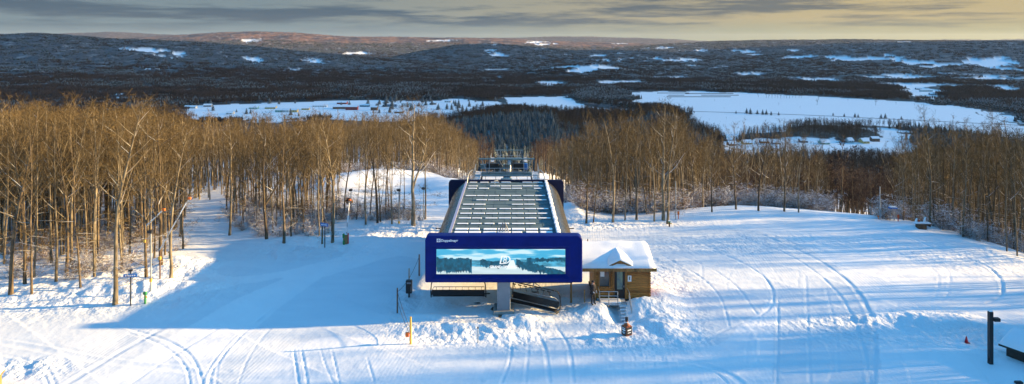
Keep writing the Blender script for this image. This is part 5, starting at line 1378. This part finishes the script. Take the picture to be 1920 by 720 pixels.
# low shed roof at the right edge
p = onz(1872, 645, .75); p = Vector((p.x + 2.65, p.y - 1.9, 0)); p.z = -.15; o = empty('low_shed', (p.x, p.y, p.z), 'low dark shed with a thick snow roof cut by the right edge', 'shed', None, math.radians(-63))
MB().box((0, 0, .25), (5.2, 2.2, 1.5)).build('wall', M['darkwood'], o)
b = MB(); rr = [(-1.55, .95), (0, 1.75), (1.55, .95)]
for y0, z0, y1, z1 in ((-1.5, .92, 0, 1.6), (0, 1.6, 1.5, .92)):
    b.v += [(-2.9, y0, z0), (2.9, y0, z0), (2.9, y1, z1), (-2.9, y1, z1), (-2.9, y0, z0 - .12), (2.9, y0, z0 - .12), (2.9, y1, z1 - .12), (-2.9, y1, z1 - .12)]; n0 = len(b.v) - 8
    for f in ((0, 1, 2, 3), (7, 6, 5, 4), (0, 4, 5, 1), (1, 5, 6, 2), (2, 6, 7, 3), (3, 7, 4, 0)): b.f.append(tuple(n0 + i for i in f)); b.mi.append(0)
rf2 = b.build('roof', M['darkwood'], o)
snow_slab('roof_snow', rf2, -2.9, 2.9, [(-1.5, .93), (0, 1.61), (1.5, .93)], .28, seed=5)
# tip of an orange hut at the lower left corner
p = foot(-6, 726); o = empty('orange_kiosk', (p.x - .35, p.y - .35, p.z), 'corner of an orange wooden kiosk with a snowy roof at the lower left corner', 'kiosk', None, math.radians(20))
MB().box((0, 0, .35), (1.2, 1.2, .9)).build('wall', M['orangewood'], o); r2 = MB().box((0, 0, .84), (1.5, 1.5, .1)).build('roof', M['orangewood'], o)
snow_slab('roof_snow', r2, -.75, .75, [(-.75, .89), (0, .95), (.75, .89)], .28, seed=9)
p = foot(1910, 719); o = MB().box((0, 0, .06), (.45, .25, .18), bev=.04).build('dark_block', M['black'], None, loc=p); tag(o, 'small black block half buried in snow at the lower right corner', 'block')

# trail signs
def trail_sign(px, pb, pt, pb0, pb1, w, label, rz):
    p = foot(px, pb); h = height_to(px, pt, p); o = empty('trail_sign', p, label, 'sign', 'blue trail signs on dark posts', rz)
    MB().tube([(0, 0, -.3), (0, 0, h)], .055, 8).build('post', M['black'], o); z0, z1 = height_to(px, pb0, p), height_to(px, pb1, p)
    bd = MB().box((0, -.08, (z0 + z1) / 2), (w, .05, z1 - z0), bev=.01).build('board', M['signblue'], o)
    b = MB()
    for k in range(5): b.box((-w * .32 + k * w * .16, -.112, (z0 + z1) / 2), (w * .10, .01, (z1 - z0) * .4))
    b.build('lettering', M['white'], bd)
    MB().box((0, -.02, h), (.36, .22, .16), bev=.05).build('top_lamp', M['black'], o); return o
trail_sign(245, 573, 507, 519, 513, 1.05, 'blue trail sign on a dark post beside the tallest left tree', .15)
trail_sign(609, 464, 414, 424, 418, .95, 'blue trail sign farther back at the edge of the middle wood', -.35)
# lamp poles
def lamp_pole(px, pb, pt, label, yel=None, m='steel'):
    p = foot(px, pb); h = height_to(px, pt, p); o = empty('lamp_pole', p, label, 'lamp pole', 'grey lamp poles beside the runs')
    MB().tube([(0, 0, -.3), (0, 0, h - .1)], [.075, .05], 8).build('pole', M[m], o)
    MB().box((0, -.12, h), (.42, .34, .26), bev=.06).build('lamp_head', M['black'], o); MB().bar((0, 0, h - .18), (0, -.2, h - .02), .05).build('arm', M['black'], o)
    if yel: MB().tube([(0, 0, h * yel), (0, 0, h * yel + .3)], .12, 8).build('pole_pad', M['yellow'], o)
lamp_pole(283, 552, 434, 'tall pale lamp pole with a yellow band in the left foreground woods', .2)
lamp_pole(658, 404, 356, 'lamp pole left of the clump on the knoll, beside the fan gun')
lamp_pole(748, 428, 356, 'lamp pole with a yellow pad in the middle of the knoll clump', .12)
lamp_pole(794, 408, 353, 'slim lamp pole at the right end of the knoll clump')
# hydrants
def hydrant(px, pb, pt, c1, c2, label):
    p = foot(px, pb); h = max(height_to(px, pt, p), .7); o = empty('snow_hydrant', p, label, 'hydrant', 'snowmaking hydrants')
    MB().tube([(0, 0, -.2), (.02, 0, h * .7)], .09, 10).build('pipe', M[c1], o); MB().box((0, 0, h * .82), (.26, .24, h * .26), bev=.05).build('valve', M[c2], o)
    MB().tube([(.1, -.12, h * .6), (.25, -.2, h * .55)], .06, 8).build('outlet', M['yellow'], o); MB().box((0, 0, h * .98), (.28, .26, .07), bev=.03).build('snow_cap', M['snow'], o)
hydrant(272, 569, 545, 'green', 'green', 'green hydrant with yellow outlet beside the left trail sign'); hydrant(1255, 425, 414, 'darkwood', 'green', 'green hydrant at the foot of the twin trunks')
hydrant(318 / 1 + 0, 478 + 6, 470, 'green', 'yellow', 'small yellow hydrant on the bank behind the lamp pole')
# snowmaking lances: pole stand with a long slanting pipe
def lance(pb, sx, st_, x0, y0, x1, y1, label, gun=True):
    p = foot(sx, pb); o = empty('snow_lance', p, label, 'snow lance', 'slanting snowmaking pipes'); Y = p.y
    a = onY(x0, y0, Y) - p; c = onY(x1, y1, Y) - p; s = onY(sx, st_, Y) - p
    MB().tube([(0, 0, -.3), s], .06, 8).build('stand', M['brownpole'], o)
    MB().tube([a, a.lerp(c, .5), c], [.05, .045, .04], 8).build('pipe', M['steel'], o)
    b = MB()
    for t in (.0, .35, .7): q = a.lerp(c, t); b.tube([q + Vector((0, 0, .03)), a.lerp(c, t + .22) + Vector((0, 0, .03))], .05, 8)
    b.build('pipe_snow', M['snow'], o)
    if gun: MB().box(c + Vector((.05, 0, .05)), (.26, .2, .22), bev=.04).build('nozzle', M['orange'], o)
    MB().box((.02, -.1, s.z * .72), (.22, .2, .3), bev=.04).build('winch', M['yellow'], o)
lance(523, 300, 468, 299, 470, 354, 373, 'long snowy pipe slanting up right beside the dark straight tree on the left')
lance(520, 272, 425, 272, 426, 306, 394, 'shorter snowy pipe slanting behind the lamp pole on the left')
lance(457, 650, 436, 650, 440, 655, 376, 'steep striped pipe rising from the coloured gun base in front of the knoll')
p = foot(648, 457); o = empty('snow_gun_base', p, 'coloured snowmaking gun base beside the isolated dark tree', 'snow gun')
b = MB(); b.box((0, 0, .5), (.5, .45, 1.0), bev=.08); b.build('housing', M['bamboo'], o); b = MB(); b.box((-.16, -.2, .9), (.22, .25, .5), bev=.06); b.box((-.14, -.22, .2), (.18, .2, .5), bev=.04); b.build('motor', M['green'], o)
MB().tube([(.28, -.1, .05), (.3, -.1, 1.15)], .08, 8).build('hose', M['red'], o); MB().box((0, 0, 1.05), (.46, .42, .1), bev=.04).build('snow_cap', M['snow'], o)
p = foot(655, 400); o = empty('fan_snow_gun', p, 'fan snow gun on a red sled beside the knoll clump', 'snow gun')
MB().box((-.7, 0, .25), (1.5, .9, .4), bev=.06).build('sled', M['red'], o); MB().box((-.7, 0, .52), (1.4, .8, .14), bev=.05).build('sled_snow', M['snow'], o); MB().tube([(0, 0, 0), (0, 0, 1.3)], .06, 8).build('stand', M['darkwood'], o)
b = MB(); b.tube([(-.05, .1, 1.55), (.05, -.55, 1.7)], [.34, .42], 16); b.build('barrel', M['darkwood'], o, smooth=True); MB().box((-.3, 0, 1.75), (.14, .2, .5), bev=.03).build('lamp', M['orange'], o); MB().box((.35, 0, 1.5), (.2, .3, .35), bev=.03).build('control_box', M['yellow'], o)
# things on the right crest
simple_pole('grey_pole', 1267, 412, 340, .07, M['steel'], 'tall thin grey pole on the crest right of the twin trunks'); simple_pole('grey_pole', 1650, 412, 350, .075, M['steel'], 'tall thin grey pole left of the blue topped stand on the crest')
def marker(px, pb, pt, c, label):
    p = foot(px, pb); h = max(height_to(px, pt, p), .5); o = empty('slope_marker', p, label, 'marker', 'orange markers on the crest')
    MB().tube([(0, 0, -.2), (0, 0, h)], .05, 8).build('stick', M[c], o); MB().box((0, 0, h * .75), (.24, .06, h * .45), bev=.02).build('flag', M['orange'], o)
marker(1647, 411, 403, 'orange', 'small orange marker at the foot of the right grey pole'); marker(1272, 411, 396, 'orange', 'orange marker right of the left grey pole'); marker(1684, 415, 402, 'red', 'orange and red marker beside the blue topped stand'); marker(1723, 425, 412, 'red', 'red stake before the brown crate on the crest')
p = foot(1674, 413); h = height_to(1674, 388, p); o = empty('canopy_stand', p, 'two legged stand with a snowy blue canopy on the crest', 'stand')
for s in (-1, 1): MB().tube([(s * .28 - .1, 0, -.2), (s * .18, 0, h - .15)], .06, 8).build('leg', M['steel'], o)
MB().box((0, 0, h - .12), (.95, .7, .16), bev=.07).build('canopy', M['signblue'], o); MB().box((0, 0, h + .01), (.75, .55, .14), bev=.06).build('canopy_snow', M['snow'], o)
p = foot(1727, 428); o = empty('brown_crate', p, 'brown crate and bench with snow on the crest near the right woods', 'crate')
MB().box((0, 0, .2), (.95, .7, .55), bev=.03).build('box', M['brownpole'], o); MB().box((.8, .2, .38), (.7, .5, .2), bev=.03).build('bench', M['darkwood'], o); MB().box((.3, .3, .55), (1.8, .7, .16), bev=.07).build('snow_cover', M['snow'], o)
for s, hh_ in ((-.35, 1.05), (.65, 1.2)):
    MB().tube([(s, .5, .4), (s + .05, .5, hh_ * .7), (s + .12, .45, hh_)], [.12, .13, .08], 8).build('wrapped_post', M['snow'], o, smooth=True)

# ------------------------------------------------------------------ the person by the cabin
def person(px, py, h, label, rz):
    p = foot(px, py); root = empty('person', p, label, 'person', None, rz)
    k = h / 1.78
    J = {'pel': (0, 0, .98, .15, .125), 'wai': (0, .0, 1.12, .14, .11), 'che': (0, .01, 1.32, .19, .13), 'shd': (0, .015, 1.45, .15, .10), 'nek': (0, .0, 1.52, .065, .065), 'hea': (0, -.015, 1.64, .098, .105), 'top': (0, -.01, 1.74, .07, .075)}
    E = [('pel', 'wai'), ('wai', 'che'), ('che', 'shd'), ('shd', 'nek'), ('nek', 'hea'), ('hea', 'top')]
    for s, t in ((-1, 'L'), (1, 'R')):
        J['sh' + t] = (s * .19, .01, 1.43, .085, .085); J['el' + t] = (s * .255, .03, 1.15, .062, .062); J['wr' + t] = (s * .16, -.16, 1.02, .045, .045)
        J['hi' + t] = (s * .095, 0, .92, .11, .11); J['kn' + t] = (s * .115, -.02, .50, .078, .078); J['an' + t] = (s * .125, .02, .10, .055, .055); J['fo' + t] = (s * .14, -.17, .05, .05, .045)
        E += [('shd', 'sh' + t), ('sh' + t, 'el' + t), ('el' + t, 'wr' + t), ('pel', 'hi' + t), ('hi' + t, 'kn' + t), ('kn' + t, 'an' + t), ('an' + t, 'fo' + t)]
    def skin(names, edges, name, mats, first=None, assign=None, grow=0.0):
        me = bpy.data.meshes.new(name); ix = {n_: i for i, n_ in enumerate(names)}
        me.from_pydata([J[n_][:3] for n_ in names], [(ix[a], ix[b_]) for a, b_ in edges], []); o = bpy.data.objects.new(name, me); COL.objects.link(o)
        bm = bmesh.new(); bm.from_mesh(me); ly = bm.verts.layers.skin.verify(); bm.verts.ensure_lookup_table()
        for i, n_ in enumerate(names): bm.verts[i][ly].radius = (J[n_][3] + grow, J[n_][4] + grow); bm.verts[i][ly].use_root = (i == 0)
        bm.to_mesh(me); bm.free(); o.modifiers.new('s', 'SKIN'); sd = o.modifiers.new('d', 'SUBSURF'); sd.levels = 2; sd.render_levels = 2
        bpy.context.view_layer.update(); m2 = bpy.data.meshes.new_from_object(o.evaluated_get(bpy.context.evaluated_depsgraph_get())); o.modifiers.clear(); o.data = m2
        m2.materials.clear()
        for q in mats: m2.materials.append(q)
        if assign:
            for f in m2.polygons: f.material_index = assign(f.center)
        m2.shade_smooth(); o.parent = root; return o
    names = list(J); body = skin(names, E, 'body', [M['jacket'], M['trousers'], M['skin'], M['black']], assign=lambda c: 2 if c.z > 1.5 else (3 if c.z < .14 else (1 if c.z < .9 and abs(c.x) < .2 and c.y > -.12 or c.z < .85 else 0)))
    # hands with five fingers, gloved
    for s, t in ((-1, 'L'), (1, 'R')):
        J.clear() if False else None
        w = Vector(J['wr' + t][:3]); d = (w - Vector(J['el' + t][:3])).normalized(); side = Vector((-s, 0, 0)).cross(d).normalized(); nrm = d.cross(side)
        K = {'w': (w, .034), 'p': (w + d * .06, .04)}; EE = [('w', 'p')]
        for f in range(4):
            off = side * (f - 1.5) * .022; L_ = (.05, .06, .056, .044)[f]; K['a%d' % f] = (w + d * .10 + off, .0115); K['b%d' % f] = (w + d * (.10 + L_ * .6) + off + nrm * .012 * -s, .0105); K['c%d' % f] = (w + d * (.10 + L_) + off + nrm * .035 * -s, .009); EE += [('p', 'a%d' % f), ('a%d' % f, 'b%d' % f), ('b%d' % f, 'c%d' % f)]
        K['t0'] = (w + d * .045 + side * .045, .013); K['t1'] = (w + d * .085 + side * .06, .011); EE += [('w', 't0'), ('t0', 't1')]
        for n_, (v, r) in K.items(): J[n_] = (v.x, v.y, v.z, r, r)
        skin(list(K), EE, 'hand', [M['glove']])
        for n_ in K: J.pop(n_)
    # face, helmet, jacket hem
    hd = Vector((0, -.015, 1.645))
    b = MB(); n_ = 14
    for i in range(8):
        a = i / 7 * PI / 2
        for j in range(n_): t = 2 * PI * j / n_; b.v.append((hd.x + .118 * math.cos(a) * math.cos(t), hd.y + .012 + .132 * math.cos(a) * math.sin(t), hd.z + .015 + .13 * math.sin(a)))
    for i in range(7):
        for j in range(n_): b.f.append((i * n_ + j, i * n_ + (j + 1) % n_, (i + 1) * n_ + (j + 1) % n_, (i + 1) * n_ + j)); b.mi.append(0)
    b.build('cap', M['jacket'], body, smooth=True)
    for s in (-1, 1): MB().tube([(s * .034, -.112, 1.655), (s * .034, -.119, 1.655)], .011, 8).build('eye', M['black'], body); MB().box((s * .102, -.005, 1.64), (.016, .03, .05), bev=.006).build('ear', M['skin'], body)
    b = MB(); b.v = [(0, -.115, 1.66), (-.016, -.112, 1.62), (.016, -.112, 1.62), (0, -.142, 1.625)]; b.f = [(0, 1, 3), (0, 3, 2), (1, 2, 3), (0, 2, 1)]; b.mi = [0] * 4; b.build('nose', M['skin'], body)
    MB().box((0, -.112, 1.592), (.05, .008, .009)).build('mouth', M['red'], body)
    b = MB(); N_ = 18; pr_ = [(.80, .235, .185), (.95, .215, .170), (1.12, .195, .150), (1.32, .225, .165), (1.45, .17, .12), (1.52, .085, .085)]
    for z_, rx, ry in pr_:
        for j in range(N_): t = 2 * PI * j / N_; b.v.append((rx * math.cos(t), .005 + ry * math.sin(t), z_))
    for i in range(len(pr_) - 1):
        for j in range(N_): b.f.append((i * N_ + j, i * N_ + (j + 1) % N_, (i + 1) * N_ + (j + 1) % N_, (i + 1) * N_ + j)); b.mi.append(0)
    b.build('jacket', M['jacket'], body, smooth=True)
    root.scale = (k, k, k); return root
person(1112, 571, 1.95, 'person in dark winter clothes standing left of the cabin stairs', math.radians(35))

# ------------------------------------------------------------------ light, air, camera
SUN_EL, SUN_AZ = math.radians(13.3), math.radians(SUNA)       # azimuth measured from +X towards -Y
sd = Vector((math.cos(SUN_AZ) * math.cos(SUN_EL), -math.sin(SUN_AZ) * math.cos(SUN_EL), math.sin(SUN_EL)))
sl_ = bpy.data.lights.new('sun', 'SUN'); sl_.energy = SUNE; sl_.color = SUNC; sl_.angle = math.radians(.9)
so = bpy.data.objects.new('sun', sl_); COL.objects.link(so); so.rotation_euler = (-sd).to_track_quat('-Z', 'Y').to_euler(); so.location = (60, -20, 60)
w = bpy.data.worlds.new('World'); S.world = w; w.use_nodes = True; nt = w.node_tree; N, L = nt.nodes, nt.links; bg = N['Background']
sk = N.new('ShaderNodeTexSky'); sk.sky_type = 'NISHITA'; sk.sun_disc = False; sk.sun_elevation = SUN_EL; sk.sun_rotation = PI / 2 + SUN_AZ; sk.air_density = 1.0; sk.dust_density = .6; sk.ozone_density = 2.5
tint = N.new('ShaderNodeMix'); tint.data_type = 'RGBA'; tint.blend_type = 'MULTIPLY'; tint.inputs[0].default_value = 1; L.new(sk.outputs[0], tint.inputs[6]); tint.inputs[7].default_value = (*SKYT, 1)
tc = N.new('ShaderNodeTexCoord'); sp_ = N.new('ShaderNodeSeparateXYZ'); L.new(tc.outputs['Generated'], sp_.inputs[0])
def math_(op, a, b_=None, c_=None):
    m = N.new('ShaderNodeMath'); m.operation = op
    for i, v in enumerate((a, b_, c_)):
        if v is None: continue
        if isinstance(v, (int, float)): m.inputs[i].default_value = v
        else: L.new(v, m.inputs[i])
    return m.outputs[0]
def rng(v, a, b_, c_=0, d_=1):
    m = N.new('ShaderNodeMapRange'); L.new(v, m.inputs[0]); m.inputs[1].default_value = a; m.inputs[2].default_value = b_; m.inputs[3].default_value = c_; m.inputs[4].default_value = d_; return m.outputs[0]
mp = N.new('ShaderNodeMapping'); mp.inputs['Scale'].default_value = (2.6, 1.5, 38); L.new(tc.outputs['Generated'], mp.inputs[0])
nz_ = N.new('ShaderNodeTexNoise'); nz_.inputs['Scale'].default_value = 1.6; nz_.inputs['Detail'].default_value = 7; nz_.inputs['Roughness'].default_value = .66; L.new(mp.outputs[0], nz_.inputs['Vector'])
def wmix(f, a, b_):
    x_ = N.new('ShaderNodeMix'); x_.data_type = 'RGBA'
    if isinstance(f, float): x_.inputs[0].default_value = f
    else: L.new(f, x_.inputs[0])
    for k, v in ((6, a), (7, b_)):
        if isinstance(v, tuple): x_.inputs[k].default_value = (*v, 1)
        else: L.new(v, x_.inputs[k])
    return x_.outputs[2]
azm = rng(sp_.outputs['X'], -.55, .55)                       # left to right of the view
# clear strip near the horizon, cloud sheet above it
low = wmix(rng(azm, .35, 1.0), CL['low_l'], CL['low_r'])
dark = wmix(rng(azm, .4, 1.0), CL['dark_l'], CL['dark_r'])
lite = wmix(rng(azm, .2, .9), CL['lite_l'], CL['lite_r'])
cf = math_('ADD', nz_.outputs['Fac'], rng(azm, .1, 1, .03, -.03))
cloud = wmix(rng(cf, .45, .57), lite, dark)
hb = math_('ADD', sp_.outputs['Z'], math_('MULTIPLY_ADD', nz_.outputs['Fac'], .03, -.015))
sheet = wmix(rng(hb, .012, .032), low, cloud)
skyc = wmix(rng(sp_.outputs['Z'], .10, .34), sheet, tint.outputs[2])
L.new(skyc, bg.inputs['Color']); bg.inputs['Strength'].default_value = SKYS

# unseen cloud bank added far off to the right, shaped to half shade the valley
def shade_cloud_bank():
    nu, nv = 90, 40; V = []; F_ = []
    U1, V1 = np.meshgrid(np.linspace(0, 1, nu), np.linspace(0, 2 * PI, nv, endpoint=False), indexing='ij')
    cy = 1350 + 5300 * U1; env = np.sin(np.clip(U1, 0.0005, .9995) * PI) ** .22
    topz = 3100 * (.80 + .35 * fbm(U1 * 9, U1 * 0, 3, 91)); hz = (topz - 345) / 2
    bump_ = .82 + .36 * fbm(U1 * 14, np.cos(V1) * 2 + 5, 4, 92)
    X = 8900 + np.cos(V1) * 700 * env * bump_; Z = 345 + hz * 1.0 + np.sin(V1) * hz * env * np.where(np.sin(V1) > 0, bump_, 1.0)
    me = bpy.data.meshes.new('shade_cloud_bank'); co = np.stack([X, cy, np.maximum(Z, 340)], -1).reshape(-1, 3)
    ii = np.arange(nu * nv).reshape(nu, nv); q = np.stack([ii[:-1], np.roll(ii, -1, 1)[:-1], np.roll(ii, -1, 1)[1:], ii[1:]], -1).reshape(-1, 4)
    me.from_pydata(co.tolist(), [], q.tolist() + [list(map(int, ii[0][::-1])), list(map(int, ii[-1]))]); me.shade_smooth()
    m = bpy.data.materials.new('thin_shade_cloud'); m.use_nodes = True; k = m.node_tree.nodes; l = m.node_tree.links; k.remove(k['Principled BSDF'])
    df = k.new('ShaderNodeBsdfDiffuse'); df.inputs[0].default_value = (.85, .85, .87, 1); tr_ = k.new('ShaderNodeBsdfTransparent'); mx = k.new('ShaderNodeMixShader'); mx.inputs[0].default_value = CLOUD
    l.new(tr_.outputs[0], mx.inputs[1]); l.new(df.outputs[0], mx.inputs[2]); l.new(mx.outputs[0], k['Material Output'].inputs['Surface']); me.materials.append(m)
    o = bpy.data.objects.new('shade_cloud_bank', me); COL.objects.link(o); tag(o, kind='structure')
if CLOUD > 0: shade_cloud_bank()

if HAZE > 0:
    bpy.ops.mesh.primitive_cube_add(size=1) if False else None
    b = MB(); x0, x1, y0, y1, z0, z1 = -21500, 21500, -60, 26500, -150, 330
    b.box(((x0 + x1) / 2, (y0 + y1) / 2, (z0 + z1) / 2), (x1 - x0, y1 - y0, z1 - z0))
    hm = bpy.data.materials.new('winter_haze'); hm.use_nodes = True; hn = hm.node_tree; hn.nodes.remove(hn.nodes['Principled BSDF']); pv = hn.nodes.new('ShaderNodeVolumePrincipled'); pv.inputs['Color'].default_value = (.80, .86, .95, 1); pv.inputs['Density'].default_value = HAZE; pv.inputs['Anisotropy'].default_value = .2
    hn.links.new(pv.outputs[0], hn.nodes['Material Output'].inputs['Volume'])
    hz_ = b.build('haze', hm); tag(hz_, kind='stuff', label='thin winter air over the valley', cat='haze')

cam = bpy.data.cameras.new('camera'); cam.sensor_width = 36; cam.lens = F / 1920 * 36; cam.clip_start = .5; cam.clip_end = 60000
cob = bpy.data.objects.new('camera', cam); COL.objects.link(cob); cob.location = (0, 0, H); cob.rotation_euler = (PI / 2, 0, 0); cam.shift_y = (CY - 360) / 1920; S.camera = cob
S.view_settings.view_transform = 'Standard'; S.view_settings.look = 'None'; S.view_settings.gamma = 1; S.view_settings.exposure = EXPO
try: S.view_settings.use_curve_mapping = False
except Exception: pass
S.cycles.max_bounces = 4; S.cycles.diffuse_bounces = 2; S.cycles.glossy_bounces = 2; S.cycles.volume_bounces = 0; S.cycles.transparent_max_bounces = 4
print('TREES', NTREE[0], 'objects', len(bpy.data.objects))
